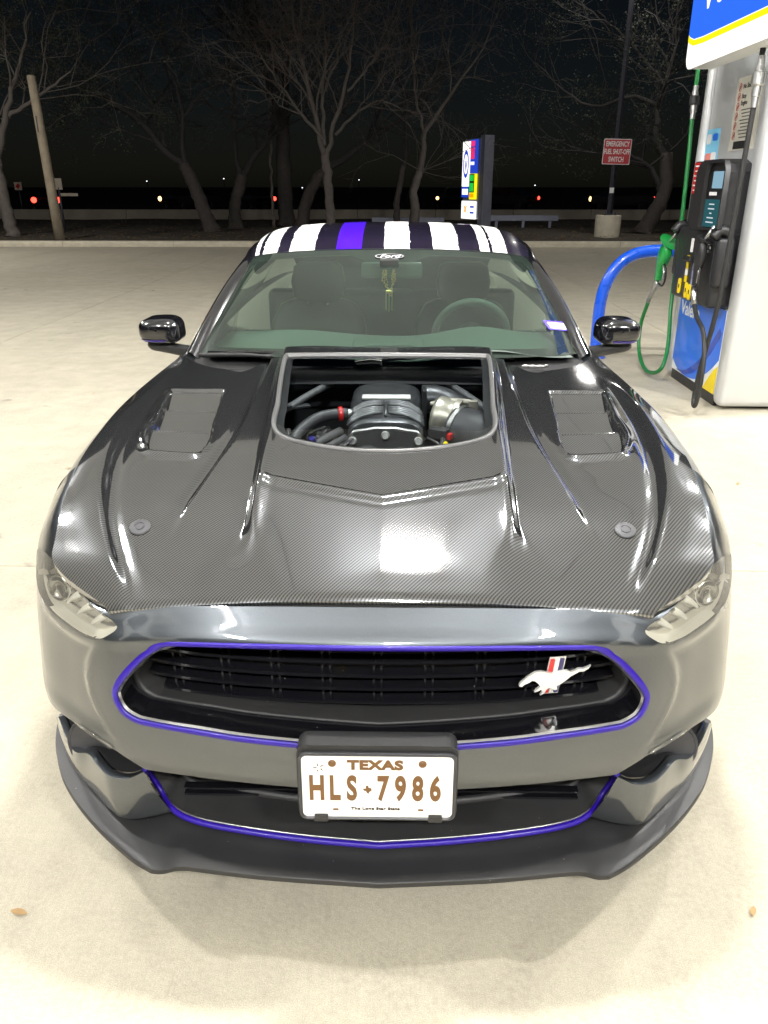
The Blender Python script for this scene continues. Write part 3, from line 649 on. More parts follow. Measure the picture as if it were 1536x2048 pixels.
for s in (1, -1):                                          # louvre blades sitting in the two vents
    for i, (y0, y1) in enumerate(((.672, .802), (.806, .959), (.963, 1.10))):
        tt = np.linspace(0, 1, 9); rows = []
        for q in np.linspace(0, 1, 7):
            y = y0 + (y1 - y0) * q; xa, xb = float(vxi(y)) + .012, float(vxo(y)) - .012; xx = (xa + (xb - xa) * tt) * s; yy = np.full_like(xx, y)
            dep = (.036 - .024 * q) if i < 2 else (.032 - .029 * q)
            rows.append(np.stack([xx, yy, hood_h(xx, yy, False) - dep], 1))
        top = np.array(rows); bl = top.copy(); bl[..., 2] -= .006
        b = MB(); Vt, Ft = grid_mesh(top, s < 0); b.add(Vt, Ft); b.loft([top[-1], bl[-1]], False); b.loft([bl[0], top[0]], False); b.tube(list(top[-1] + np.array([0, 0, .0])), .0016, 6); b.build('vent_louvre', 'carbon', hood, True, 30)
    c = np.array([s * .532, .336, 0]); e = 1e-3
    c[2] = hood_h(c[:1], c[1:2])[0]; nx = -(hood_h(c[:1] + e, c[1:2])[0] - c[2]) / e; ny = -(hood_h(c[:1], c[1:2] + e)[0] - c[2]) / e
    b = MB(); b.lathe([(.0, .0), (.0225, .0), (.0235, .0015), (.0215, .0035), (.011, .0045), (.0108, .003), (.0098, .003), (.0095, .0048), (.0, .005)], c, (nx, ny, 1), 40); b.build('hood_pin', 'pin_grey', hood, True, 35)

# ---- engine bay seen through the pane
b = MB(); b.box((0, .95, .60), (1.2, 1.05, .02)); b.box((0, 1.455, .78), (1.2, .02, .36)); b.box((0, .40, .72), (1.2, .02, .22)); b.box((.6, .95, .70), (.02, 1.05, .22)); b.box((-.6, .95, .70), (.02, 1.05, .22)); b.build('engine_bay', 'bay_black', car)
eng = MB()
prof = []
for y, w, h0_, h1 in ((.955, .106, .78, .915), (.965, .112, .775, .922), (1.10, .112, .78, .930), (1.115, .106, .78, .938), (1.15, .114, .79, .952), (1.28, .114, .80, .953), (1.33, .10, .80, .94)):
    loop = []
    for k in range(28):
        a = 2 * math.pi * k / 28; c_, s2 = math.cos(a), math.sin(a); e = .55
        loop.append((.0 + w * math.copysign(abs(c_) ** e, c_), y, (h0_ + h1) / 2 + (h1 - h0_) / 2 * math.copysign(abs(s2) ** e, s2)))
    prof.append(loop)
eng.loft(prof); nl = len(prof[0]); eng.add(prof[0], [tuple(range(nl))])
sup = eng.build('supercharger', 'cast_metal', car, True, 50)
for k in range(7):
    for s in (1, -1):
        b = MB(); y = .975 + k * .0195; pth = [(s * x, y + .014 * (1 - t), 0.935 - .036 * t ** 3 + .004 * (y > 1.05)) for t, x in ((0, .008), (.3, .038), (.6, .071), (.85, .097), (1, .112))]; b.tube(pth, [.004, .0062, .0065, .006, .004], 8); b.build('cooling_rib', 'rib_metal', sup, True)
b = MB(); b.tube([(0, .975, .930), (0, 1.11, .936)], .005, 8); b.build('spine', 'cast_metal', sup, True)
b = MB(); fp = [(-.112, 0), (-.112, .10), (-.09, .125), (-.03, .135), (.03, .135), (.09, .125), (.112, .10), (.112, 0)]; b.prism(fp, .03, frame((0, .955, .765), (1, 0, 0), (0, 0, 1))); b.build('front_plate', 'cast_metal', sup)
b = MB(); b.tube([(x, .93, .765 + z + .004) for x, z in fp[1:7]], .006, 8); b.build('plate_edge', 'brushed_alu', sup, True)
for x, z in ((-.095, .868), (0, .885), (.095, .868)):
    b = MB(); b.lathe([(.013, 0), (.013, .008), (.009, .010), (.008, .005), (.0, .005)], (x, .925, z), (0, -1, .3), 16); b.build('bolt', 'brushed_alu', sup, True, 40)
for x, r in ((-.05, .036), (.048, .03)):
    b = MB(); b.lathe([(r, 0), (r, .012), (r * .8, .018), (r * .3, .02), (0, .02)], (x, .925, .82), (0, -1, .25), 24); b.build('pulley_cover', 'hose_rubber', sup, True, 40)
b = MB(); b.box((0, 1.128, .945), (.15, .018, .010), Matrix.Rotation(R(35), 3, 'X'), .003); b.build('name_plate', 'pin_white', sup)
b = MB(); b.box((0, 1.1215, .9405), (.075, .002, .004), Matrix.Rotation(R(35), 3, 'X')); b.build('plate_mark', 'deep_black', sup)
b = MB(); b.box((.118, 1.14, .905), (.014, .05, .13), None, .004); b.build('end_flange', 'satin_black', sup)
b = MB(); b.tube(spline([(.115, 1.22, .915), (.16, 1.22, .915), (.21, 1.2, .90), (.25, 1.14, .888), (.27, 1.05, .875)], 16), .045, 18); b.build('intake_elbow', 'cast_metal', car, True)
b = MB(); b.lathe([(.055, 0), (.064, .01), (.064, .035), (.057, .045), (.057, .06), (.066, .065), (.066, .08), (.0, .08)], (.150, 1.10, .895), (.9, -.35, -.1), 28); b.build('throttle_body', 'cream_metal', car, True, 35)
b = MB(); b.tube([(.135, 1.08, .938), (.19, 1.10, .945), (.25, 1.075, .945)], [.006, .007, .009], 8); b.box((.262, 1.07, .935), (.03, .02, .035), None, .003); b.build('throttle_bracket', 'cream_metal', car, True, 40)
b = MB(); b.lathe([(.068, 0), (.074, .02), (.078, .11), (.07, .16), (.0, .16)], (.205, 1.04, .872), (.75, -.55, -.12), 30); b.build('air_duct', 'hose_rubber', car, True, 40)
b = MB(); b.lathe([(.0775, 0), (.0775, .012), (.072, .012), (.072, 0)], (.215, 1.032, .87), (.75, -.55, -.12), 30); b.build('duct_clamp', 'brushed_alu', car, True, 40)
b = MB(); b.tube(spline([(-.29, .83, .83), (-.255, .93, .885), (-.205, 1.0, .912), (-.15, 1.03, .918), (-.115, 1.04, .917)], 22), .017, 12); b.build('breather_hose', 'hose_rubber', car, True)
b = MB(); b.lathe([(.021, 0), (.022, .003), (.022, .010), (.021, .013)], (-.142, 1.033, .918), (1, .2, 0), 18); b.build('red_ring', 'red', car, True)
b = MB(); b.tube([(-.125, 1.038, .918), (-.10, 1.042, .917)], .015, 12); b.build('hose_nipple', 'brushed_alu', car, True)
for i, (p0, p1, p2, r, m_) in enumerate((((-.25, .80, .80), (-.20, .86, .87), (-.13, .95, .89), .013, 'hose_rubber'), ((-.22, .78, .80), (-.17, .84, .865), (-.115, .92, .88), .010, 'hose_rubber'), ((-.19, .76, .80), (-.15, .82, .86), (-.115, .88, .87), .008, 'satin_black'), ((-.17, .76, .79), (-.14, .80, .85), (-.112, .85, .86), .008, 'satin_black'), ((.12, .84, .82), (.16, .90, .86), (.17, .98, .89), .008, 'satin_black'), ((.25, .80, .80), (.21, .84, .85), (.17, .90, .87), .007, 'yellow'), ((.13, .80, .80), (.19, .83, .84), (.25, .88, .84), .012, 'hose_rubber'))):
    b = MB(); b.tube(spline([p0, p1, p2], 12), r, 10); b.build('engine_hose', m_, car, True)
b = MB(); b.lathe([(.032, 0), (.034, .03), (.03, .05), (.02, .055), (0, .055)], (-.175, .83, .83), (.1, -.4, 1), 20); b.build('filler_neck', 'cast_metal', car, True, 40)
for k in range(4):
    b = MB(); b.tube([(-.165 + .014 * k, .80 + .012 * k, .80), (-.155 + .014 * k, .83 + .012 * k, .862 + .004 * k), (-.135 + .014 * k, .87 + .012 * k, .868 + .004 * k)], .0045, 6); b.build('wire_loom', 'pin_grey', car, True)
b = MB(); b.box((-.225, .79, .838), (.05, .022, .014), Matrix.Rotation(.5, 3, 'Z'), .004); b.build('red_cap', 'red', car, True)
b = MB(); b.lathe([(.012, 0), (.013, .01), (.009, .02), (0, .02)], (-.205, .865, .878), (0, -.3, 1), 12); b.build('blue_fitting', 'blue_fit', car, True, 30)
b = MB(); b.lathe([(.016, 0), (.017, .008), (.012, .012), (0, .012)], (-.128, .72, .832), (0, -.3, 1), 16); b.build('yellow_cap', 'yellow', car, True, 30)
b = MB(); b.box((.155, .95, .885), (.055, .03, .03), Matrix.Rotation(-.5, 3, 'Z'), .004); b.build('sensor_plug', 'satin_black', car)
b = MB(); b.box((.186, .935, .880), (.012, .022, .018), Matrix.Rotation(-.5, 3, 'Z'), .003); b.build('plug_clip', 'red', car)
rg = random.Random(5)
for k in range(26):                                        # wiring and small fittings packed round the casing
    sd = -1 if k % 2 else 1; x0 = sd * rg.uniform(.12, .29); y0 = rg.uniform(.72, 1.0); z0 = .80 + .05 * (y0 - .7) / .3; q = np.array([x0, y0, z0]); pts = [q - np.array([0, 0, .05])]
    for i in range(3): q = q + np.array([rg.uniform(-.05, .05), rg.uniform(.0, .06), rg.uniform(-.005, .03)]); q[0] = sd * min(.29, max(.118, sd * q[0])); q[2] = min(q[2], .885); pts.append(q.copy())
    MB().tube(spline(np.array(pts), 12), rg.uniform(.003, .008), 7).build('wiring', rg.choice(['satin_black', 'pin_grey', 'hose_rubber', 'hose_rubber', 'rib_metal']), car, True)
for k in range(12):
    sd = -1 if k % 2 else 1; c = (sd * rg.uniform(.13, .28), rg.uniform(.74, 1.0), rg.uniform(.82, .87)); MB().box(c, (rg.uniform(.015, .04), rg.uniform(.015, .03), rg.uniform(.012, .03)), Matrix.Rotation(rg.uniform(-.6, .6), 3, 'Z'), .003).build('connector', rg.choice(['satin_black', 'pin_grey', 'rib_metal', 'brushed_alu']), car, True, 40)
b = MB(); b.box((0, 1.43, .90), (.70, .02, .13), None, .006); b.build('firewall_pad', 'hose_rubber', car)
for x0, x1 in ((-.33, -.14), (.33, .16)): MB().tube(spline(np.array([(x0, 1.10, .90), ((x0 + x1) / 2, 1.25, .93), (x1, 1.40, .95)]), 10), .012, 8).build('cowl_brace', 'rib_metal', car, True)
for k in range(5): MB().box((-.28 + .14 * k, 1.405, .915 + .012 * (k % 2)), (.09, .03, .035), None, .005).build('cowl_clip', 'pin_grey' if k % 2 else 'cast_metal', car, True, 40)
b = MB(); b.tube([(-.33, 1.30, .93), (0, 1.38, .955), (.33, 1.30, .93)], .013, 10); b.build('strut_brace', 'satin_black', car, True)
b = MB(); b.box((-.29, 1.16, .905), (.10, .03, .008), Matrix.Rotation(.45, 3, 'Z'), .002); b.lathe([(.012, 0), (.012, .012), (0, .012)], (-.305, 1.13, .905), (0, 0, 1), 12); b.build('hood_strut_bracket', 'pin_grey', car)
# ---- lower front: lip stripe, intake, corner fins, fog lamps, splitter
lip = [(0, .045, .235), (.155, .060, .235), (.29, .081, .235), (.40, .105, .236), (.465, .135, .24), (.508, .178, .262), (.53, .178, .312), (.522, .135, .352), (.512, .122, .372)]
lipc = spline(np.array(lip), 60); lipm = np.concatenate([(lipc * np.array([-1, 1, 1]))[::-1][:-1], lipc])
def tube_of(P, r, name, m, parent, n=10): b = MB(); b.tube(list(P), r, n); return b.build(name, m, parent, True)
tube_of(lipm, .0068, 'lower_pinstripe', 'indigo', car)
tube_of(lipm + np.array([0, .006, .0065]), .0022, 'lip_edge', 'brushed_alu', car, 6)
A_ = lipm.copy(); c_ = np.array([0, .2, .30])
rows = []
for dy, k, dz in ((.004, .995, .004), (.03, .98, .010), (.06, .96, .016), (.085, .94, .020)):
    Q = A_.copy(); Q[:, 0] *= k; Q[:, 1] += dy * (1 - .55 * np.clip((np.abs(A_[:, 0]) - .4) / .12, 0, 1)); Q[:, 2] = Q[:, 2] + dz * (1 - np.clip((A_[:, 2] - .235) / .12, 0, 1)); rows.append(Q)
b = MB(); b.loft(rows, False); b.build('intake_floor', 'matte_black', car, True)
b = MB(); r = rows[-1]; b.loft([r, r + np.array([0, .003, .012]), r + np.array([0, .012, .012])], False); b.build('intake_step', 'satin_black', car, True)
for z in (.228, .243, .258, .275):
    b = MB(); b.box((0, .178, z), (.90, .02, .005)); b.build('intake_slat', 'gloss_black', car)
b = MB(); b.box((0, .24, .32), (1.06, .02, .31)); b.build('intake_backing', 'deep_black', car)
for s in (1, -1):
    top = spline(np.array([(.80, .36, .325), (.757, .292, .330), (.70, .212, .345), (.657, .186, .362), (.622, .148, .362), (.586, .115, .362), (.545, .108, .362), (.512, .121, .370)]), 40)
    bt = spline(np.array([(.86, .47, .235), (.80, .36, .234), (.735, .268, .233), (.672, .203, .232), (.603, .137, .232), (.570, .116, .232), (.525, .122, .232), (.468, .142, .232)]), 40)
    inn = top + np.array([-.003, .012, -.002]); inn2 = top + np.array([-.010, .04, -.03]); Mx = np.array([s, 1, 1]); L = [inn2, inn, top]
    for k in np.linspace(.05, .95, 10): L.append(top * (1 - k) + bt * k + np.array([.004, -.006, .004]) * (1 + .9 * math.sin(k * math.pi)))
    L += [bt, bt + np.array([-.004, .008, -.006])]
    b = MB(); b.loft([list(l * Mx) for l in (L if s < 0 else L[::-1])], False); b.build('corner_fin', 'body_paint', car, True, 26)
    # dark pocket behind the fin and the round fog lamp in it
    b = MB(); b.loft([(top + np.array([-.004, .018, -.004])) * Mx, (top + np.array([-.03, .07, -.02])) * Mx, (top + np.array([-.05, .12, .05])) * Mx, (top + np.array([-.05, .12, .14])) * Mx], False); b.build('fog_pocket', 'satin_black', car, True)
    c = np.array([s * .672, .237, .353]); ax = (s * .25, -1, .30)
    f_ = MB().lathe([(.054, -.01), (.056, .014), (.050, .018), (.046, .006), (.040, -.02), (.0, -.022)], c, ax, 36).build('fog_lamp', 'pin_grey', car, True, 40)
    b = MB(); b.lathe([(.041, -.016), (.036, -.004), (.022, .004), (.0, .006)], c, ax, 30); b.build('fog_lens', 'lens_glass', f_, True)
    b = MB(); b.lathe([(.052, .0165), (.056, .018), (.058, .012), (.0585, .002)], c, ax, 36); b.build('fog_trim', 'pin_grey', f_, True)
    b = MB(); P = [lifted(NET, .001)(np.array([[s * u, v]]))[0] for u, v in ((3.95, 4.88), (4.2, 4.76), (4.5, 4.70), (4.85, 4.69))]; b.tube(spline(np.array(P), 14), [.001] + [.004] * 12 + [.001], 8); b.build('glint_strip', 'lens_glass', car, True)  # pale glassy strip drawn as the bright glint along the bumper's lower edge
for s in (1, -1):                                          # seam between bumper and fender, and between lower lip and fin
    gpts = [lifted(NET, .0004)(np.array([[s * (7.12 + .12 * k), 2.45 + .5 * k]]))[0] for k in np.linspace(0, 5.8, 18)]; tube_of(gpts, .0022, 'panel_gap', 'deep_black', fas, 6)
spl = [(0, -.022), (.15, -.012), (.25, -.004), (.335, .007), (.39, .014), (.415, .017), (.438, .016), (.462, .008), (.482, .008), (.497, .013), (.548, .045), (.638, .119), (.72, .20), (.79, .287), (.845, .385), (.875, .46), (.895, .53)]
sp = spline(np.array(spl), 90); spm = np.concatenate([(sp * np.array([-1, 1]))[::-1][:-1], sp])
inn_h = spline(np.array([(0, .05), (.155, .065), (.29, .086), (.40, .11), (.47, .14), (.53, .13), (.60, .15), (.67, .215), (.735, .28), (.80, .37), (.845, .46), (.86, .56)]), 90)
innm = np.concatenate([(inn_h * np.array([-1, 1]))[::-1][:-1], inn_h])
L = []
for k, z in ((0, .186), (0, .198), (.035, .2005), (.3, .2025), (.62, .205), (.9, .208), (1., .212), (1.6, .214)):
    Q = spm * (1 - k) + innm * k; L.append(np.stack([Q[:, 0], Q[:, 1], np.full(len(Q), z)], 1))
Lb = np.stack([innm[:, 0], innm[:, 1] + .06, np.full(len(innm), .186)], 1)
b = MB(); b.loft([Lb] + L, False); b.build('splitter', 'splitter_black', car, True, 45)
# ---- licence plate in its black holder
pf = frame((-.002, -.020, .455), (1, 0, 0), (0, .035, 1))
def rrect(w, h, r, n=6, cx=0, cy=0):
    P = []
    for sx, sy, a0 in ((1, 1, 0), (-1, 1, 90), (-1, -1, 180), (1, -1, 270)):
        for k in range(n + 1):
            a = R(a0 + 90 * k / n); P.append((cx + sx * (w / 2 - r) + r * math.cos(a), cy + sy * (h / 2 - r) + r * math.sin(a)))
    return P
po, pex, pey, pez = pf
ho = MB(); ho.prism(rrect(.316, .176, .022, cy=.006), .045, (po - pez * .05, pex, pey, pez)); hold = ho.build('plate_holder', 'satin_black', car)
fr_ring = MB(); A_ = rrect(.310, .160, .016); B_ = rrect(.297, .146, .011)
q3 = lambda P, d: [po + pex * a + pey * e + pez * d for a, e in P]
fr_ring.loft([q3(A_, -.008), q3(A_, .002), q3(rrect(.302, .152, .013), .0035), q3(B_, .0005)]); fr_ring.build('plate_frame', 'pin_grey', hold, True, 40)
pl = MB(); pl.prism(rrect(.302, .152, .013), .0045, (po - pez * .005, pex, pey, pez)); plate = pl.build('license_plate', 'plate_white', car)
pt = lambda x, y, d=.0002: (po + pex * x + pey * y + pez * d, pex, pey, pez)
text('plate_state', 'TEXAS', .029, pt(-.004, .0515), 'plate_ink', plate, 1.22, .0014, spacing=1.06)
for ch, x in zip('HLS7986', (-.1195, -.0845, -.0505, .0105, .0455, .0795, .1140)):
    text('plate_digit', ch, .0795, pt(x, -.0060), 'plate_ink', plate, .56, .0028)
text('plate_motto', 'The Lone Star State', .0085, pt(-.004, -.0530), 'plate_dark', plate, 1.34, .0002, spacing=1.05)
tex = [(-.012, .002), (-.005, .002), (-.005, .0105), (.001, .0105), (.001, .005), (.008, .003), (.0085, -.003), (.003, -.007), (.001, -.0125), (-.003, -.009), (-.005, -.004), (-.009, -.004)]
MB().prism([(a * .85, e * .85) for a, e in tex], .0008, pt(-.0185, -.0055)).build('plate_state_shape', 'plate_ink', plate)
star = MB()
for k in range(5):
    a = R(90 + 72 * k + 12); d_ = (math.cos(a), math.sin(a)); n_ = (-d_[1], d_[0])
    star.prism([(d_[0] * .003, d_[1] * .003), (d_[0] * .006 + n_[0] * .0022, d_[1] * .006 + n_[1] * .0022), (d_[0] * .0125, d_[1] * .0125)], .0008, pt(-.1145, .0455))
star.build('plate_star', 'plate_dark', plate)
for x, y in ((-.088, .0565), (.088, .0565)):
    b = MB(); b.lathe([(.0078, 0), (.0078, .002), (.005, .004), (.0, .0035)], pt(x, y)[0], pez, 18); b.build('plate_screw', 'plate_ink', plate, True, 40)
for x in (-.083, .086): MB().prism(rrect(.0115, .0042, .002, cx=0), .0008, pt(x, -.0550)).build('plate_slot', 'plate_ink', plate)
for x in (-.112, .115): MB().prism(rrect(.027, .014, .001), .006, pt(x, -.0735, .0005)).build('plate_clip', 'satin_black', hold)

# ---- body sides, fenders, wheels
SEC = [(.58, None), (.8, [(.70,.938),(.754,.935),(.827,.873),(.866,.73),(.89,.56),(.888,.42),(.87,.32),(.86,.215)]),
 (1.1, [(.71,.955),(.764,.953),(.837,.893),(.874,.75),(.893,.57),(.888,.42),(.87,.32),(.86,.215)]),
 (1.5, [(.70,.968),(.755,.966),(.832,.903),(.870,.76),(.885,.58),(.880,.42),(.862,.32),(.85,.215)]),
 (1.75, [(.72,.968),(.775,.964),(.834,.90),(.870,.76),(.885,.58),(.875,.42),(.857,.32),(.84,.215)]),
 (2.2, [(.73,.975),(.79,.965),(.84,.905),(.872,.76),(.882,.58),(.868,.42),(.852,.32),(.84,.215)]),
 (2.9, [(.745,.985),(.81,.975),(.86,.915),(.89,.77),(.90,.59),(.885,.42),(.865,.32),(.85,.215)]),
 (3.5, [(.72,1.005),(.80,.995),(.875,.93),(.91,.78),(.92,.60),(.90,.42),(.88,.32),(.86,.215)]),
 (4.1, [(.66,1.02),(.735,1.01),(.82,.94),(.86,.79),(.865,.60),(.85,.42),(.84,.32),(.82,.24)]),
 (4.5, [(.60,1.005),(.66,.99),(.72,.93),(.76,.79),(.765,.60),(.75,.44),(.74,.36),(.72,.30)])]
cols = [OLD[:, -1]] + [np.array([(x, y, z) for x, z in l]) for y, l in SEC[1:]]
SIDE = np.stack(cols, 1)
uu, vv = np.meshgrid(np.linspace(0, SIDE.shape[1] - 1, 150), np.linspace(0, 7, 64), indexing='ij')
PS = surf(SIDE, uu, vv, sym=False)
WHEELS = ((.99, .345), (3.68, .345))
for s in (1, -1):
    V, F = grid_mesh(PS * np.array([s, 1, 1]), s < 0); cen = V[F].mean(1); k = np.ones(len(F), bool)
    for wy, wr in WHEELS: k &= ~((((cen[:, 1] - wy) ** 2 + (cen[:, 2] - .335) ** 2) < .375 ** 2))
    front = cen[:, 1] < 1.62
    for nm, q in (('fender', k & front), ('rear_quarter', k & ~front)):
        mesh_obj(nm, V, F[q], 'body_paint', car)
    for wy, wr in WHEELS:
        a = np.linspace(R(-15), R(195), 40); pth = []
        for t in a:
            y, z = wy + .377 * math.cos(t), .335 + .377 * math.sin(t)
            d = np.abs(PS[..., 1] - y) + np.abs(PS[..., 2] - z) + (PS[..., 0] < .7) * 9; i = np.unravel_index(np.argmin(d), d.shape); pth.append((s * (PS[i][0] + .001), y, z))
        b = MB(); b.tube(pth, .008, 6); b.build('arch_lip', 'body_paint', car, True)
        b = MB(); q = [(s * .80, wy + .38 * math.cos(t), .335 + .38 * math.sin(t)) for t in a]; q2 = [(s * .52, y, z) for _, y, z in q]; b.loft([[(s * .872, y, z) for _, y, z in q], q2], False); b.build('arch_liner', 'deep_black', car, True)
        wl_ = MB().lathe([(.20, -.10), (.30, -.115), (.333, -.10), (.338, -.05), (.338, .05), (.333, .10), (.30, .115), (.235, .11)], (s * .77, wy, .336), (s, 0, 0), 48).build('wheel', 'rubber', car, True, 40)
        b = MB(); b.lathe([(.24, -.05), (.24, .10), (.228, .105), (.222, .06), (.05, .03), (.0, .03)], (s * .77, wy, .336), (s, 0, 0), 48); b.build('rim', 'gloss_black', wl_, True, 40)
        for kk in range(10):
            t = kk * math.pi / 5; b = MB(); b.tube([(s * .845, wy + .03 * math.cos(t), .336 + .03 * math.sin(t)), (s * .86, wy + .23 * math.cos(t + .06), .336 + .23 * math.sin(t + .06))], [.022, .014], 6); b.build('spoke', 'gloss_black', wl_, True)
b = MB(); b.box((0, 2.45, .27), (1.62, 3.9, .05)); b.box((0, 1.8, .50), (1.5, .5, .42)); b.build('underbody', 'deep_black', car)
# ---- cowl, windscreen, pillars, roof, rear
V, F = grid_mesh(np.stack([g for g in (lambda X, T: (X, 1.28 + .30 * T + .17 * (np.abs(X) / .7) ** 2 * T + .06 * (np.abs(X) / .7) ** 2, .952 + .045 * T - .012 * np.abs(X) / .7))(*np.meshgrid(np.linspace(-.73, .73, 60), np.linspace(0, 1, 10), indexing='ij'))], -1)); mesh_obj('cowl_panel', V, F[:, ::-1], 'satin_black', car)
bs = np.array([(0, 1.43, 1.002), (.25, 1.445, 1.0), (.46, 1.495, .995), (.62, 1.57, .988), (.70, 1.635, .982)]); tp = np.array([(0, 2.15, 1.309), (.2, 2.155, 1.307), (.38, 2.175, 1.298), (.52, 2.205, 1.284), (.578, 2.235, 1.270)])
WS = np.stack([bs * (1 - t) + tp * t + np.array([0, -.010, .012]) * 4 * t * (1 - t) for t in (0, .25, .5, .75, 1)])
WUV = (.16, .20)
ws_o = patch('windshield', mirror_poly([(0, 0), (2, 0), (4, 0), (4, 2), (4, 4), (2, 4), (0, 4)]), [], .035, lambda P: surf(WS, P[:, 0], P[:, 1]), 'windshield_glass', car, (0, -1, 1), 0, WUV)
inner = mirror_poly([(0, .28), (1, .28), (2, .27), (3, .25), (3.45, .33), (3.66, .62), (3.72, 1.2), (3.70, 2.2), (3.64, 3.0), (3.5, 3.45), (3.2, 3.62), (2.6, 3.70), (1.6, 3.74), (.85, 3.72), (.62, 3.55), (.42, 3.38), (.30, 3.25), (0, 3.22)])
inner = resample(inner, .08)
patch('frit_border', mirror_poly([(0, .02), (2, .02), (3.98, .02), (3.98, 2), (3.98, 3.98), (2, 3.98), (0, 3.98)]), [inner], .03, lambda P: lifted(WS, -.003)(P), 'deep_black', ws_o, (0, -1, 1), 0, WUV)
wsp = lambda u, v, d=.002: lifted(WS, d)(np.array([[u, v]]))[0]
def ws_frame(u, v, d=.002):
    o = wsp(u, v, d); return frame(o, wsp(u + .02, v, d) - wsp(u - .02, v, d), wsp(u, v + .02, d) - wsp(u, v - .02, d))
# oval maker's sticker and the dated registration sticker on the glass
fo = ws_frame(0, 3.60); el = [(math.cos(a) * .060, math.sin(a) * .026) for a in np.linspace(0, 2 * math.pi, 48, endpoint=False)]; el2 = [(a * .95, e * .88) for a, e in el]; el3 = [(a * .90, e * .80) for a, e in el]
ov = MB().prism(el, .0006, fo).build('oval_sticker', 'deep_black', ws_o)
rg = MB(); rg.loft([[fo[0] + fo[1] * a + fo[2] * e + fo[3] * .0012 for a, e in el2], [fo[0] + fo[1] * a + fo[2] * e + fo[3] * .0012 for a, e in el3]]); rg.build('oval_ring', 'sticker_silver', ov)
text('oval_lettering', 'Ford', .040, (fo[0] + fo[3] * .0010, fo[1], fo[2], fo[3]), 'sticker_silver', ov, 1.05, .0004, .0004, shear=.35)
fs = ws_frame(3.32, .95); fs = frame(fs[0], fs[1] - fs[2] * .12, fs[2] + fs[1] * .12)
st = MB().prism(rrect(.108, .052, .003), .0006, fs).build('registration_sticker', 'roof_blue', ws_o)
MB().prism(rrect(.086, .034, .002, cx=.004, cy=-.001), .0004, (fs[0] + fs[3] * .0007, *fs[1:])).build('sticker_panel', 'white_vinyl', st)
text('sticker_date', '05\u00b721', .024, (fs[0] + fs[3] * .0015 + fs[1] * .004, *fs[1:]), 'deep_black', st, 1.05, .0003, .0002)
ROOF = np.array([
[(0,2.14,1.306),(.2,2.145,1.304),(.38,2.165,1.295),(.52,2.195,1.281),(.582,2.23,1.266),(.618,2.26,1.242)],
[(0,2.38,1.360),(.2,2.382,1.358),(.38,2.39,1.349),(.525,2.40,1.330),(.600,2.42,1.298),(.632,2.43,1.255)],
[(0,2.70,1.386),(.2,2.70,1.383),(.38,2.70,1.375),(.53,2.70,1.355),(.607,2.70,1.317),(.640,2.70,1.262)],
[(0,3.05,1.372),(.2,3.05,1.369),(.38,3.05,1.358),(.52,3.05,1.335),(.60,3.05,1.30),(.64,3.05,1.25)],
[(0,3.40,1.338),(.2,3.40,1.335),(.37,3.40,1.322),(.50,3.40,1.298),(.585,3.40,1.262),(.63,3.40,1.21)]], float)
uu, vv = np.meshgrid(np.linspace(-5, 5, 90), np.linspace(0, 4, 50), indexing='ij'); V, F = grid_mesh(surf(ROOF, uu, vv)); roof = mesh_obj('roof', V, F[:, ::-1] if np.cross(V[F[0, 1]] - V[F[0, 0]], V[F[0, 2]] - V[F[0, 0]])[2] < 0 else F, 'roof_black', car)
b = MB(); Q = surf(ROOF, uu, vv); Q[..., 2] -= .025; V, F = grid_mesh(Q); b.add(V, F); b.build('headliner', 'pillar_cloth', roof, True)
ucol = lambda x: np.interp(abs(x), [0, .2, .38, .522, .59], [0, 1, 2, 3, 4]) * (1 if x >= 0 else -1)
random.seed(21)
def roof_stripe(x0, x1, m, rag):
    L = []; Rr = []; vs = np.linspace(.02, 3.9, 60)
    for v in vs:
        j0, j1 = (random.uniform(-1, 1) * rag if random.random() < .35 else 0), (random.uniform(-1, 1) * rag if random.random() < .35 else 0)
        L.append((ucol(x0 + j0), v)); Rr.append((ucol(x1 + j1), v))
    holes = []
    if rag:
        for k in range(5):                                 # torn slits in the vinyl
            v = .25 + .32 * k + random.uniform(0, .2); xm = random.uniform(x0 + .02, x1 - .02); w = random.uniform(.012, .03) * min(1, (x1 - x0) / .1)
            w = min(w, xm - x0 - .012, x1 - xm - .012)
            if w > .004: holes.append([(ucol(xm - w), v), (ucol(xm - w * .3), v + .02), (ucol(xm + w * .4), v + .006), (ucol(xm + w), v + .03), (ucol(xm + w * .5), v + .05), (ucol(xm - w * .5), v + .045)])
    patch('roof_stripe', L + Rr[::-1], holes, .03, lambda P: lifted(ROOF, .0012)(P), m, roof, (0, 0, 1), 0, (.18, .3))
for x0, x1, m_, rg_ in ((-.572, -.548, 'white_vinyl', .003), (-.532, -.465, 'white_vinyl', .005), (-.415, -.31, 'white_vinyl', .006), (-.22, -.114, 'roof_blue', 0), (-.023, .082, 'white_vinyl', .006), (.178, .284, 'white_vinyl', .006), (.375, .412, 'white_vinyl', .004), (.424, .485, 'white_vinyl', .005)): roof_stripe(x0, x1, m_, rg_)
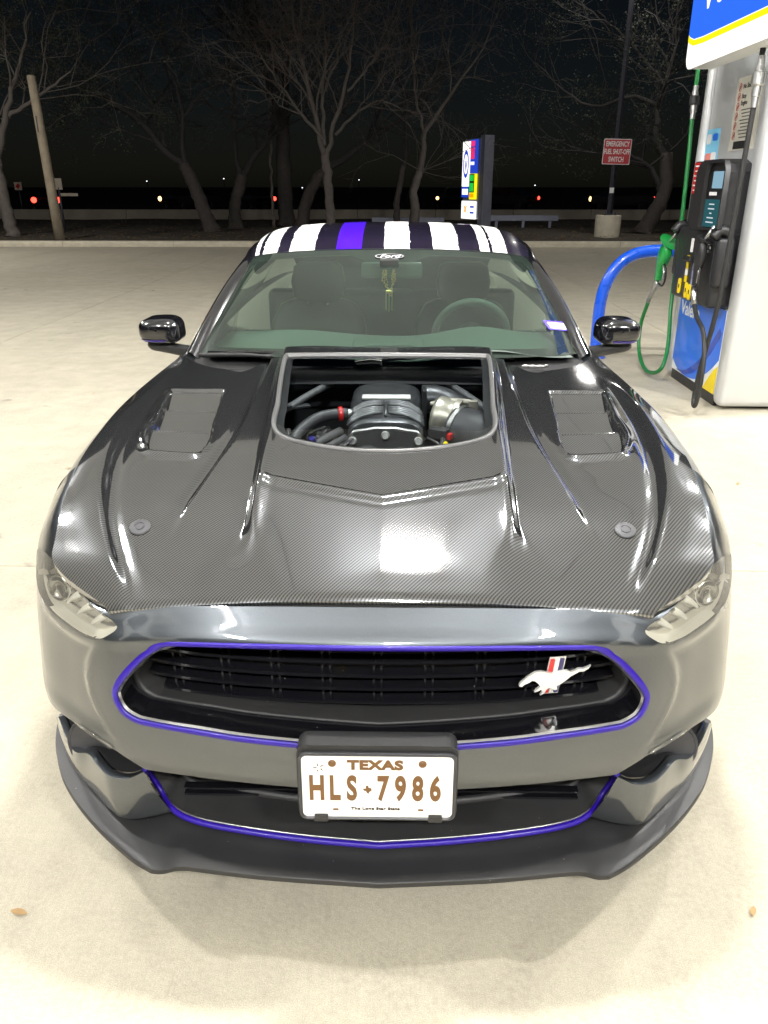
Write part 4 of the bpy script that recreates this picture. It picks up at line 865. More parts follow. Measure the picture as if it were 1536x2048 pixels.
for s in (1, -1):
    Mx = np.array([s, 1, 1]); e = spline(np.array([(.70, 1.60, .972), (.665, 1.78, 1.085), (.632, 1.96, 1.175), (.605, 2.12, 1.237), (.594, 2.24, 1.268), (.606, 2.42, 1.290), (.614, 2.7, 1.305), (.61, 3.05, 1.29), (.60, 3.40, 1.25)]), 60)
    o2 = spline(np.array([(.745, 1.66, .972), (.705, 1.83, 1.075), (.672, 2.0, 1.155), (.645, 2.16, 1.21), (.632, 2.30, 1.238), (.640, 2.46, 1.252), (.645, 2.7, 1.258), (.645, 3.05, 1.245), (.635, 3.40, 1.205)]), 60)
    up_ = np.array([.006, -.006, .012]); L = [e + np.array([-.018, .01, -.012]), e, e * .7 + o2 * .3 + up_, e * .4 + o2 * .6 + up_, o2 + up_ * .3, o2 + np.array([-.01, .012, -.012])]
    P = np.stack([spline(np.array([l[i] for l in L]), 24) for i in range(60)], 0) * Mx; V, F = grid_mesh(P, s > 0); mesh_obj('windshield_pillar', V, F, 'gloss_black', car)
    tube_of((o2 + np.array([.004, 0, -.002]))[:36] * Mx, .0035, 'drip_rail', 'brushed_alu', car, 6)
    bel = spline(np.array([(.765, 1.70, .972), (.785, 2.2, .972), (.79, 2.9, .985), (.76, 3.45, 1.005)]), 30); tpw = spline(np.array([(.735, 1.72, .985), (.648, 2.18, 1.215), (.648, 2.75, 1.25), (.63, 3.40, 1.20)]), 30)
    b = MB(); b.loft([list(bel * Mx), list(tpw * Mx)], False); b.build('side_window', 'side_glass', car, True)
    b = MB(); b.loft([list((e + np.array([-.03, .02, -.02]))[:30] * Mx), list((o2 + np.array([-.03, .03, -.02]))[:30] * Mx)], False); b.build('pillar_trim', 'pillar_cloth', car, True)
rr = surf(ROOF, np.linspace(-4.6, 4.6, 40), np.full(40, 4.)); dk = np.stack([np.linspace(-.60, .60, 40), 4.08 - .12 * np.linspace(-1, 1, 40) ** 2, np.full(40, 1.06)], 1)
b = MB(); b.loft([rr, rr * .5 + dk * .5 + np.array([0, .03, .03]), dk], False); b.build('rear_window', 'side_glass', car, True)
b = MB(); d2 = np.stack([np.linspace(-.60, .60, 40), 4.5 - .10 * np.linspace(-1, 1, 40) ** 2, np.full(40, 1.04)], 1); b.loft([dk, d2, d2 + np.array([0, .04, -.25]), d2 + np.array([0, .02, -.6])], False); b.build('trunk_lid', 'body_paint', car, True, 50)
# ---- wipers
for pts, blade in (((( -.668, 1.53, .992), (-.52, 1.50, 1.000), (-.40, 1.475, 1.000)), ((-.64, 1.545, 1.0), (-.22, 1.475, 1.004))), (((-.07, 1.432, .995), (.06, 1.44, 1.004), (.15, 1.45, 1.006)), ((.0, 1.43, 1.008), (.36, 1.47, 1.010)))):
    w_ = MB().tube(spline(np.array(pts), 10), [.008] * 6 + [.007, .006, .006, .006], 8).build('wiper_arm', 'satin_black', car, True)
    b = MB(); b.tube([blade[0], tuple((np.array(blade[0]) + blade[1]) / 2 + np.array([0, 0, .004])), blade[1]], [.006, .008, .005], 6); b.build('wiper_blade', 'gloss_black', w_, True)
    b = MB(); m2 = (np.array(blade[0]) * .55 + np.array(blade[1]) * .45); b.box(m2, (.10, .022, .018), Matrix.Rotation(-.12, 3, 'Z'), .004); b.build('wiper_clip', 'gloss_black', w_)
b = MB(); b.tube(spline(np.array([(-.11, 1.43, .985), (-.06, 1.425, .992), (-.02, 1.43, .99)]), 12), .011, 8); b.build('wiper_pivot', 'chrome', car, True)
b = MB(); b.tube([(.46 + .012 * k, 1.43 + (k % 2) * .004, .978) for k in range(8)], [.004, .007] * 4, 8); b.build('hood_grommet', 'brushed_alu', car, True)
# ---- door mirrors
def mirror(s):
    c = np.array([s * .875, 1.80, 1.037]); a_, b2, c2, n = .079, .072, .048, 3.2; rows = []
    for th in np.linspace(.02, 1, 26) ** 2.2:                       # front shell as a rounded box, cut flat behind
        yv = -b2 + (b2 + .055) * th; k = max(0, 1 - (abs(min(yv, 0)) / b2) ** n) ** (1 / n)
        rows.append([c + np.array([s * (a_ * k * math.copysign(abs(math.cos(t)) ** .62, math.cos(t)) + .008 * (1 if math.cos(t) < 0 else 0) * math.sin(t)), yv, c2 * k * math.copysign(abs(math.sin(t)) ** .62, math.sin(t)) * (1 - .10 * math.cos(t))]) for t in np.linspace(0, 2 * math.pi, 40, endpoint=False)])
    b = MB(); b.loft(rows if s < 0 else [r[::-1] for r in rows]); b.add(rows[0], [tuple(range(40))]); sh = b.build('door_mirror', 'gloss_black', car, True)
    nn = len(rows[-1]); MB().add(rows[-1], [tuple(range(nn))]).build('mirror_glass', 'chrome', sh)
    L0, L1 = [], []
    for x in np.linspace(-.072, .072, 30):
        for zz, L in ((-.038, L0), (-.029, L1)):
            k = max(.02, 1 - abs(x / a_) ** n - abs(zz / c2) ** n) ** (1 / n); L.append(c + np.array([s * x, -b2 * k * 1.012 - .0015, zz]))
    MB().loft([L0, L1], False).build('mirror_stripe', 'indigo', sh, True)
    b = MB(); b.tube(spline(np.array([(s * .93, 1.80, .982), (s * .87, 1.795, .972), (s * .80, 1.78, .962), (s * .745, 1.76, .955)]), 14), [.012, .02, .022, .022, .022, .022, .022, .022, .022, .023, .024, .025, .026, .028], 10); b.build('mirror_arm', 'satin_black', sh, True)
for s in (1, -1): mirror(s)
# ---- cabin
def dash_h(x, y): return .985 + .035 * np.exp(-((x - .36) / .16) ** 2) + .02 * np.exp(-((x + .36) / .22) ** 2) - .30 * np.clip(y - 1.93, 0, 1) ** 1.4 - .02 * np.clip(1.62 - y, 0, 1)
X, T = np.meshgrid(np.linspace(-.66, .66, 60), np.linspace(1.46, 2.12, 34), indexing='ij'); Yd = T + .10 * (X / .66) ** 2; Zd = dash_h(X, T); Zd = np.where(T > 2.04, Zd - (T - 2.04) * 3, Zd)
V, F = grid_mesh(np.stack([X, Yd, Zd], -1)); dsh = mesh_obj('dashboard', V, F[:, ::-1] if np.cross(V[F[0, 1]] - V[F[0, 0]], V[F[0, 2]] - V[F[0, 0]])[2] < 0 else F, 'dash_grey', car)
b = MB(); b.tube(spline(np.array([(-.125, 1.60, .990), (-.10, 1.62, 1.008), (0, 1.62, 1.010), (.10, 1.62, 1.008), (.125, 1.60, .990)]), 24), .006, 8); b.build('dash_pod', 'dash_grey', dsh, True)
b = MB(); b.box((0, 1.72, .995), (.27, .18, .02), None, .01); b.build('dash_tray', 'dash_grey', dsh, True, 40)
for x in (-.30, .30): MB().box((x, 1.53, .985), (.30, .012, .01), None, .003).build('defrost_vent', 'trim_dark', dsh)
sw = MB(); cs = np.array([.35, 2.16, .955]); ax = np.array([0, .42, .0]); tl = R(68); pth = [cs + np.array([.155 * math.cos(t), -.155 * math.sin(t) * math.cos(tl) * -1 * -.5, .155 * math.sin(t) * math.sin(tl)]) for t in np.linspace(0, 2 * math.pi, 48, endpoint=False)]
sw.tube(pth, .0155, 10, closed=True); swo = sw.build('steering_wheel', 'dash_grey', car, True)
for t in (0, math.pi, -math.pi / 2): MB().tube([cs, cs + np.array([.15 * math.cos(t), .03 * math.sin(t), .145 * math.sin(t)])], [.03, .016], 8).build('wheel_spoke', 'trim_dark', swo, True)
MB().lathe([(.055, 0), (.052, .02), (.03, .03), (0, .03)], cs, (0, 1, .3), 20).build('wheel_hub', 'trim_dark', swo, True)
MB().box((.475, 2.08, .965), (.05, .03, .022), Matrix.Rotation(-.4, 3, 'Y'), .005).build('stalk', 'pin_white', swo)
for s in (1, -1):
    def seat_part(name, secs, m, parent):
        L = [[(s * .36 + w * math.copysign(abs(math.cos(t)) ** .5, math.cos(t)), y + d * math.copysign(abs(math.sin(t)) ** .5, math.sin(t)), z + tz * math.sin(t)) for t in np.linspace(0, 2 * math.pi, 28, endpoint=False)] for w, d, y, z, tz in secs]
        b = MB(); b.loft(L); b.add(L[-1], [tuple(range(28))]); return b.build(name, m, parent, True)
    se = seat_part('seat', [(.24, .06, 2.62, .45, 0), (.255, .075, 2.66, .60, 0), (.25, .075, 2.71, .78, 0), (.235, .065, 2.76, .92, 0), (.19, .05, 2.79, 1.0, 0), (.13, .03, 2.80, 1.025, 0)], 'seat_leather', car)
    seat_part('headrest', [(.09, .03, 2.79, 1.01, 0), (.125, .05, 2.79, 1.04, 0), (.135, .055, 2.80, 1.11, 0), (.12, .045, 2.81, 1.18, 0), (.09, .03, 2.81, 1.20, 0)], 'seat_leather', se)
    for dx in (-.05, .05): MB().lathe([(.012, 0), (.012, .006), (0, .006)], (s * .36 + dx, 2.745, 1.0), (0, -.6, 1), 12).build('headrest_ring', 'chrome', se)
    seat_part('seat_cushion', [(.24, .25, 2.42, .40, 0), (.26, .27, 2.42, .48, 0), (.25, .26, 2.42, .54, 0), (.2, .2, 2.42, .56, 0)], 'seat_leather', se)
b = MB(); b.box((0, 2.9, .32), (1.5, 2.6, .03)); b.box((0, 3.35, .70), (1.4, .1, .62), None, .04); b.build('cabin_floor', 'trim_dark', car)
b = MB(); b.box((0, 2.5, .5), (.2, 1.0, .3), None, .03); b.build('centre_console', 'trim_dark', car)
rv = MB().box((.010, 2.03, 1.235), (.245, .022, .062), Matrix.Rotation(R(-8), 3, 'X'), .018).build('rear_view_mirror', 'dash_grey', car, True)
MB().tube([(0, 2.035, 1.245), (0, 2.06, 1.275)], .012, 8).build('mirror_stem', 'trim_dark', rv, True)
MB().box((0, 2.03, 1.262), (.075, .05, .032), None, .006).build('sensor_box', 'trim_dark', rv)
# ---- charm hanging from the mirror
ch = thing('hanging_charm', 'gold bead chain and tassel hanging from the rear view mirror', 'charm', (0, 2.0, 1.1))
random.seed(4)
for k in range(3):
    P = spline(np.array([(-.022 + .006 * k, 2.005, 1.238), (-.026 + .008 * k, 1.995, 1.20), (0 + .004 * k, 1.99, 1.165 - .012 * k), (.022 - .006 * k, 1.995, 1.20), (.022 - .004 * k, 2.005, 1.238)]), 26)
    b = MB()
    for p in P: b.lathe([(.0, -.003), (.0028, -.0015), (.0028, .0015), (0, .003)], p + np.array([random.uniform(-.002, .002), 0, random.uniform(-.002, .002)]), (0, 0, 1), 6)
    b.build('bead_chain', 'gold', ch, True)
for k in range(5): MB().tube([(-.012 + .006 * k, 1.99, 1.150), (-.012 + .0058 * k, 1.99, 1.085 - .003 * (k % 3))], .0022, 6).build('tassel', 'gold' if k % 2 == 0 else 'tassel_dark', ch, True)
MB().box((0, 1.99, 1.155), (.028, .008, .012), None, .002).build('tassel_head', 'gold', ch)
# ================================================================== FUEL PUMP AND ITS HOSES
mat('pump_silver', (.62, .63, .64), .36, .45, noise=(1.5, .06))
mat('pump_black', (.016, .016, .018), .42, noise=(18, .25))
mat('pump_blue', (.015, .16, .80), .3, 0, .4)
mat('pump_blue_dark', (.008, .05, .42), .3, 0, .4)
mat('pump_white', (.80, .82, .82), .35)
mat('pump_yellow', (.90, .68, .0), .35)
mat('decal_black', (.01, .01, .01), .5)
mat('decal_white', (.8, .8, .8), .45)
mat('decal_red', (.5, .01, .015), .45)
mat('decal_sky', (.20, .55, .80), .45)
mat('decal_coral', (.75, .22, .18), .45)
mat('paper', (.52, .50, .43), .6, noise=(12, .12))
mat('green_rubber', (.008, .16, .035), .38, noise=(40, .2))
mat('green_plastic', (.01, .30, .055), .3, 0, .5)
mat('hoop_blue', (.006, .09, .68), .28, 0, .7, noise=(14, .2))
emis('sign_white', (1, 1, .96), 1.25); emis('sign_blue', (.035, .17, .98), 1.0); emis('sign_yellow', (1, .82, .01), 1.1); emis('sign_edge', (1, 1, 1), .9)
emis('screen_glow', (.45, .75, .95), .55); emis('screen_dim', (.03, .12, .14), .8); emis('screen_text', (.75, .85, .9), .8)
pump = thing('fuel_pump', 'silver and black fuel pump with blue lower panel beside the car', 'fuel pump', (2.85, 5.05, 0))
FX = 2.435
def on_face(x, y, z): return frame((x, y, z), (0, -1, 0), (0, 0, 1))
b = MB(); b.box((2.86, 5.07, 1.15), (.76, 1.0, 2.1)); b.build('cabinet', 'pump_black', pump)
b = MB(); b.box((2.87, 4.535, 1.27), (.90, .15, 2.50), None, .055); b.build('end_column', 'pump_silver', pump, True, 50)
b = MB(); b.box((2.87, 5.655, 1.27), (.90, .11, 2.50), None, .045); b.build('end_column', 'pump_silver', pump, True, 50)
b = MB(); b.box((2.478, 5.10, 2.04), (.03, .98, .86), None, .006); b.build('upper_panel', 'pump_silver', pump)
b = MB(); b.box((2.86, 5.1, 2.50), (.76, 1.02, .06), None, .01); b.build('head_rail', 'pump_black', pump)
b = MB(); b.box((2.458, 5.10, .040), (.03, .98, .078)); b.build('kick_plate', 'pump_black', pump)
door = MB().box((2.460, 5.10, .395), (.05, .98, .625), None, .006).build('lower_door', 'pump_white', pump)
def fpoly(name, pts, m, d, parent, lift=0.): return MB().prism([(5.6 - y, z) for y, z in pts], d, frame((2.4345 - lift, 5.6, 0), (0, -1, 0), (0, 0, 1))).build(name, m, parent)
cur = spline(np.array([(5.588, .17), (5.45, .112), (5.30, .090), (5.15, .092), (5.0, .118), (4.83, .194), (4.70, .275), (4.612, .345)]), 30)
fpoly('door_blue', [(5.588, .706), *[tuple(p) for p in cur], (4.612, .706)], 'pump_blue', .002, door)
sw_ = spline(np.array([(5.44, .105), (5.28, .128), (5.10, .205), (4.94, .31), (4.80, .44), (4.68, .57)]), 24); sw2 = spline(np.array([(5.46, .100), (5.25, .100), (5.05, .165), (4.90, .26), (4.76, .38), (4.63, .53)]), 24)
fpoly('door_swoosh', [*[tuple(p) for p in sw_], *[tuple(p) for p in sw2[::-1]]], 'pump_blue_dark', .0012, door, .0021)
fpoly('door_yellow', [(4.84, .086), (4.612, .086), (4.612, .30), (4.68, .255), (4.76, .18)], 'pump_yellow', .002, door)
text('door_lettering', 'Valero', .150, frame((2.4318, 5.33, .605), (0, -1, 0), (0, 0, 1)), 'pump_white', door, 1.05, .0035, .0006)
# head sign, lit from inside
def arc_corner(cx, cy, r, a0, a1, n=8): return [(cx + r * math.cos(R(a0 + (a1 - a0) * k / n)), cy + r * math.sin(R(a0 + (a1 - a0) * k / n))) for k in range(n + 1)]
sgn = thing('pump_sign', 'backlit blue, yellow and white sign above the fuel pump', 'sign', (2.2, 4.3, 2.3))
sf = frame((2.10, 5.22, 2.31), (0, -1, 0), (0, 0, 1)); Ls = 2.1
bx = [(0, .75), *arc_corner(.09, .09, .09, 180, 270), (Ls, 0), (Ls, .75)]
def splane(pts): return pts
bk = MB().prism(bx, -.16, sf); bk.build('sign_case', 'pump_white', sgn)
MB().prism(bx, .004, sf).build('sign_face', 'sign_white', sgn)
yel = [(.0, .185), (.03, .165), (.12, .140), (.3, .131), (Ls, .120), (Ls, .155), (.3, .166), (.12, .175), (.03, .20), (.0, .22)]
MB().prism(yel, .002, (sf[0] + sf[3] * .0045, *sf[1:])).build('sign_stripe', 'sign_yellow', sgn)
blu = [(.0, .225), (.03, .206), (.12, .181), (.3, .172), (Ls, .161), (Ls, .75), (0, .75)]
MB().prism(blu, .002, (sf[0] + sf[3] * .0045, *sf[1:])).build('sign_field', 'sign_blue', sgn)
text('sign_lettering', 'Valero', .46, (sf[0] + sf[1] * .80 + sf[2] * .48 + sf[3] * .008, *sf[1:]), 'sign_white', sgn, 1.0, .012, .001)
b = MB(); b.box((2.55, 4.2, 2.62), (.6, .4, .3)); b.build('sign_bracket', 'pump_black', sgn)
# instrument module
mod = MB().box((2.375, 5.02, .985), (.19, .80, .53), None, .03).build('nozzle_module', 'pump_black', pump, True, 40)
pod_s = [(-.30, 0), (-.30, .40), (-.26, .455), (-.17, .485), (.17, .485), (.26, .455), (.30, .40), (.30, 0)]
pod = MB().prism(pod_s, .17, frame((2.46, 4.93, 1.235), (0, -1, 0), (0, 0, 1))).build('display_pod', 'pump_black', pump)
ps2 = [(-.19, .02), (-.19, .40), (-.15, .46), (.15, .46), (.19, .40), (.19, .02)]
A_ = [(a, e) for a, e in ps2]; fr_ = on_face(2.285, 4.76, 1.235)
MB().loft([[fr_[0] + fr_[1] * a * k + fr_[2] * (e + de) + fr_[3] * d for a, e in A_] for k, de, d in ((1.03, .01, 0), (1.03, .012, .035), (.93, .0, .035), (.9, -.0, .01))]).build('screen_hood', 'pump_black', pump, True, 40)
MB().prism(rrect(.20, .11, .008), .003, on_face(2.276, 4.735, 1.585)).build('price_screen', 'screen_glow', pump)
MB().prism(rrect(.27, .185, .01), .003, on_face(2.276, 4.785, 1.365)).build('prompt_screen', 'screen_dim', pump)
for k, z in enumerate((1.425, 1.395, 1.365, 1.335, 1.305)): MB().prism(rrect((.10, .12, .04, .12, .14)[k], .008, .002), .001, on_face(2.272, 4.785, z)).build('prompt_line', 'screen_text', pump)
for k in range(4): MB().prism(rrect(.022, .03, .003), .003, on_face(2.276, 4.965, 1.42 - k * .042)).build('soft_key', 'decal_white', pump)
MB().prism(rrect(.14, .022, .002), .002, on_face(2.276, 4.80, 1.495)).build('screen_caption', 'decal_white', pump)
side_p = MB().box((2.40, 5.34, 1.40), (.12, .22, .64), None, .02).build('side_module', 'pump_black', pump, True, 40)
MB().prism(rrect(.115, .22, .006), .002, on_face(2.338, 5.36, 1.60)).build('warning_label', 'decal_red', side_p)
for k in range(6): MB().prism(rrect(.085 - .02 * (k % 2), .010, .002), .001, on_face(2.3355, 5.36, 1.685 - k * .034)).build('label_line', 'decal_white', side_p)
MB().prism([(-.02, .03), (.0, .05), (.01, .0), (.02, -.03), (-.01, -.05)], .002, on_face(2.338, 5.33, 1.33)).build('white_mark', 'decal_white', side_p)
MB().prism(rrect(.10, .13, .006), .03, on_face(2.279, 4.88, 1.155)).build('card_reader', 'pump_black', mod)
MB().prism(rrect(.05, .10, .004), .004, on_face(2.277, 5.06, 1.13)).build('reader_label', 'decal_white', mod)
for k in range(9): MB().prism(rrect(.022, .018, .002), .005, on_face(2.277, 4.70 + .03 * (k % 3), 1.11 + .026 * (k // 3))).build('keypad_key', 'decal_white' if k % 2 else 'pin_grey', mod)
MB().box((2.262, 5.05, 1.03), (.05, .15, .035), Matrix.Rotation(R(20), 3, 'Y'), .006).build('receipt_chute', 'pump_black', mod)
for k, (y, z) in enumerate(((5.22, .815), (5.06, .80), (4.985, .795))): MB().prism(rrect(.062, .115, .02), .006, on_face(2.277, y, z)).build('grade_button', 'pump_yellow', mod)
for k, (y, z) in enumerate(((5.22, .815), (5.06, .80), (4.985, .795))): MB().prism(rrect(.02, .03, .002), .001, on_face(2.2705, y, z)).build('grade_number', 'decal_black', mod)
for k in range(4): MB().prism(rrect(.05, .048, .003), .004, on_face(2.277, 5.105, 1.03 - k * .05 - .0)).build('grade_price', 'pump_yellow' if k != 2 else 'decal_white', mod)
for k in range(3): MB().prism(rrect(.048, .055, .003), .004, on_face(2.277, 4.955, .99 - k * .06)).build('price_tag', 'tag_lilac', mod)
MB().prism(rrect(.27, .30, .004), .002, on_face(2.462, 5.47, 1.80)).build('promo_sticker', 'decal_sky', pump)
for k, (dy, dz, w, h, m_) in enumerate(((.07, .08, .09, .07, 'decal_white'), (-.05, .09, .10, .05, 'pump_blue'), (.05, -.08, .12, .12, 'decal_coral'), (-.06, -.05, .10, .07, 'decal_white'), (-.05, -.11, .10, .03, 'pump_blue'))): MB().prism(rrect(w, h, .02), .001, on_face(2.4595, 5.47 + dy, 1.80 + dz)).build('promo_shape', m_, pump)
sheet_i = MB().prism(rrect(.44, .47, .006), .002, on_face(2.462, 4.915, 2.015)).build('notice', 'paper', pump)
for k in range(6):
    z = 2.19 - k * .062; f_ = on_face(2.4595, 5.07, z); P1 = [(math.cos(a) * .027, math.sin(a) * .027) for a in np.linspace(0, 2 * math.pi, 24, endpoint=False)]; q = lambda P, k2: [f_[0] + f_[1] * a * k2 + f_[2] * e * k2 + f_[3] * .001 for a, e in P]
    MB().loft([q(P1, 1), q(P1, .80)]).build('ban_ring', 'decal_red', sheet_i); MB().prism([(-.02, -.015), (-.015, -.02), (.02, .015), (.015, .02)], .001, f_).build('ban_bar', 'decal_red', sheet_i)
    MB().prism(((-.012, -.008), (.0, -.012), (.012, .002), (.004, .012), (-.008, .006)), .0006, f_).build('pictogram', 'decal_black', sheet_i)
for w_, z in (('No Smoking', 2.19), ('Stop', 2.128), ('Engine', 2.085)): text('notice_text', w_, .042, frame((2.4595, 5.025, z), (0, -1, 0), (0, 0, 1)), 'decal_black', sheet_i, 1.0, .001, .0004, 'LEFT')
for k in range(9): MB().prism(rrect(.22 - .03 * (k % 3), .007, .001), .0006, on_face(2.4595, 4.89, 2.04 - k * .022)).build('notice_line', 'pin_grey', sheet_i)
MB().prism(rrect(.26, .05, .002), .001, on_face(2.4595, 4.92, 1.815)).build('notice_footer', 'decal_black', sheet_i)
# nozzle cradles
for y, z in ((5.44, 1.06), (4.60, 1.06)):
    b = MB(); b.box((2.345, y, z - .02), (.13, .10 if y > 5 else .07, .34), None, .03); b.build('nozzle_cradle', 'pump_black', mod, True, 40)
    b = MB(); b.tube(spline(np.array([(2.38, y, z + .17), (2.30, y, z + .20), (2.25, y, z + .15)]), 10), .035, 10); b.build('cradle_hood', 'pump_black', mod, True)
def nozzle(name, label, grip_m, hose_m, P0, dirn, hose_path, coup, k_=1.):
    """hand nozzle hung on the pump with its hose; P0 is the trigger body"""
    t = thing(name, label, 'fuel hose', (P0[0], P0[1], 0), 'fuel hoses on the pump')
    p = np.array(P0, float); dy = dirn
    b = MB(); L = []
    for k, (dz, ddy, w, h) in enumerate(((-.085, .052, .018, .022), (-.05, .042, .022, .026), (0., .022, .028, .038), (.03, .0, .032, .055), (.065, -.015, .032, .060), (.10, -.025, .028, .045), (.115, -.03, .022, .03))):
        c = p + np.array([0, dy * ddy * 1.5, dz * 1.5]); w *= k_; h *= k_; L.append([c + np.array([w * math.copysign(abs(math.cos(a)) ** .7, math.cos(a)), h * math.copysign(abs(math.sin(a)) ** .7, math.sin(a)), 0]) for a in np.linspace(0, 2 * math.pi, 18, endpoint=False)])
    b.loft(L); b.add(L[-1], [tuple(range(18))]); b.add(L[0], [tuple(range(18))[::-1]]); b.build('grip', grip_m, t, True, 60)
    s0 = p + np.array([0, -dy * .045, .165]); s1 = s0 + np.array([.05, -dy * .10, .12])
    MB().tube([s0, s0 * .5 + s1 * .5, s1], [.016, .013, .012], 12).build('spout', 'brushed_alu', t, True)
    MB().lathe([(.02, 0), (.055 * k_, .006), (.06 * k_, .016), (.05 * k_, .02), (.02, .02)], s0 + (s1 - s0) * .12, tuple(s1 - s0), 24).build('splash_guard', grip_m, t, True, 40)
    g = spline(np.array([p + np.array([0, -dy * .03, .02]), p + np.array([0, -dy * .10, -.02]), p + np.array([0, -dy * .115, -.10]), p + np.array([0, -dy * .06, -.16]), p + np.array([0, dy * .055, -.15])]), 20)
    MB().tube(g, .008, 8).build('trigger_guard', 'pump_black', t, True)
    MB().tube(spline(np.array([p + np.array([0, -dy * .02, 0]), p + np.array([0, -dy * .06, -.05]), p + np.array([0, -dy * .05, -.11])]), 10), .009, 8).build('trigger', 'brushed_alu', t, True)
    e = p + np.array([0, dy * .085, -.14]); h0 = np.array(hose_path[0], float)
    MB().tube([e, e * .6 + h0 * .4, e * .35 + h0 * .65, h0], [.020, .026, .020, .023], 14).build('swivel', 'brushed_alu', t, True)
    MB().tube(spline(np.array(hose_path), 90), .0165, 14).build('hose', hose_m, t, True)
    c0, c1 = np.array(coup[0], float), np.array(coup[1], float); d = c1 - c0
    MB().tube([c0, c0 + d * .2, c0 + d * .21, c0 + d * .42], [.021, .021, .027, .027], 14).build('coupling', 'brushed_alu', t, True, 40)
    MB().tube([c0 + d * .42, c0 + d * .45, c0 + d * .68, c0 + d * .70], [.03, .038, .038, .03], 14).build('breakaway', 'pump_black' if 'green' in hose_m else 'brushed_alu', t, True, 40)
    MB().tube([c0 + d * .70, c0 + d * .82, c0 + d * .83, c1], [.026, .026, .021, .021], 14).build('coupling', 'brushed_alu', t, True, 40)
    return t
nozzle('diesel_hose', 'green diesel nozzle with looping green hose on the pump', 'green_plastic', 'green_rubber', (2.265, 5.66, .93), .95,
       [(2.27, 5.93, .60), (2.26, 6.03, .40), (2.25, 5.99, .20), (2.24, 5.80, .075), (2.24, 5.55, .045), (2.26, 5.33, .13), (2.33, 5.45, .30), (2.38, 5.66, .65), (2.395, 5.72, 1.2), (2.395, 5.77, 1.75), (2.395, 5.82, 2.12), (2.395, 5.83, 2.42)],
       ((2.395, 5.81, 2.04), (2.395, 5.823, 2.28)), 1.45)
nozzle('petrol_hose', 'black petrol nozzle with long drooping black hose on the pump', 'pump_black', 'rubber', (2.22, 4.72, 1.0), .35,
       [(2.22, 4.69, .74), (2.20, 4.55, .67), (2.20, 4.40, .60), (2.19, 4.29, .48), (2.18, 4.24, .30), (2.18, 4.26, .13), (2.19, 4.32, .075), (2.20, 4.37, .13), (2.21, 4.36, .35), (2.22, 4.29, .65), (2.22, 4.24, .95), (2.22, 4.22, 1.5), (2.22, 4.20, 2.0), (2.22, 4.20, 2.36)],
       ((2.22, 4.193, 1.99), (2.22, 4.20, 2.27)))
# ---- blue steel hoop guarding the end of the pump island
hp = spline(np.array([(1.97, 6.42, 0), (1.965, 6.42, .3), (1.97, 6.42, .52), (2.00, 6.42, .68), (2.08, 6.42, .84), (2.20, 6.42, .94), (2.36, 6.42, .985), (2.6, 6.42, .99), (2.9, 6.42, .985), (3.1, 6.42, .93), (3.22, 6.42, .80), (3.26, 6.42, .6), (3.26, 6.42, 0)]), 80)
hb = thing('hoop_bollard', 'bright blue bent steel hoop guarding the pump', 'bollard', (2.6, 6.42, 0)); MB().tube(hp, .055, 20).build('hoop', 'hoop_blue', hb, True)
for x in (1.97, 3.26): MB().lathe([(.10, 0), (.10, .008), (.06, .012), (.056, .03)], (x, 6.42, .0), (0, 0, 1), 24).build('foot_ring', 'hoop_blue', hb, True, 40)

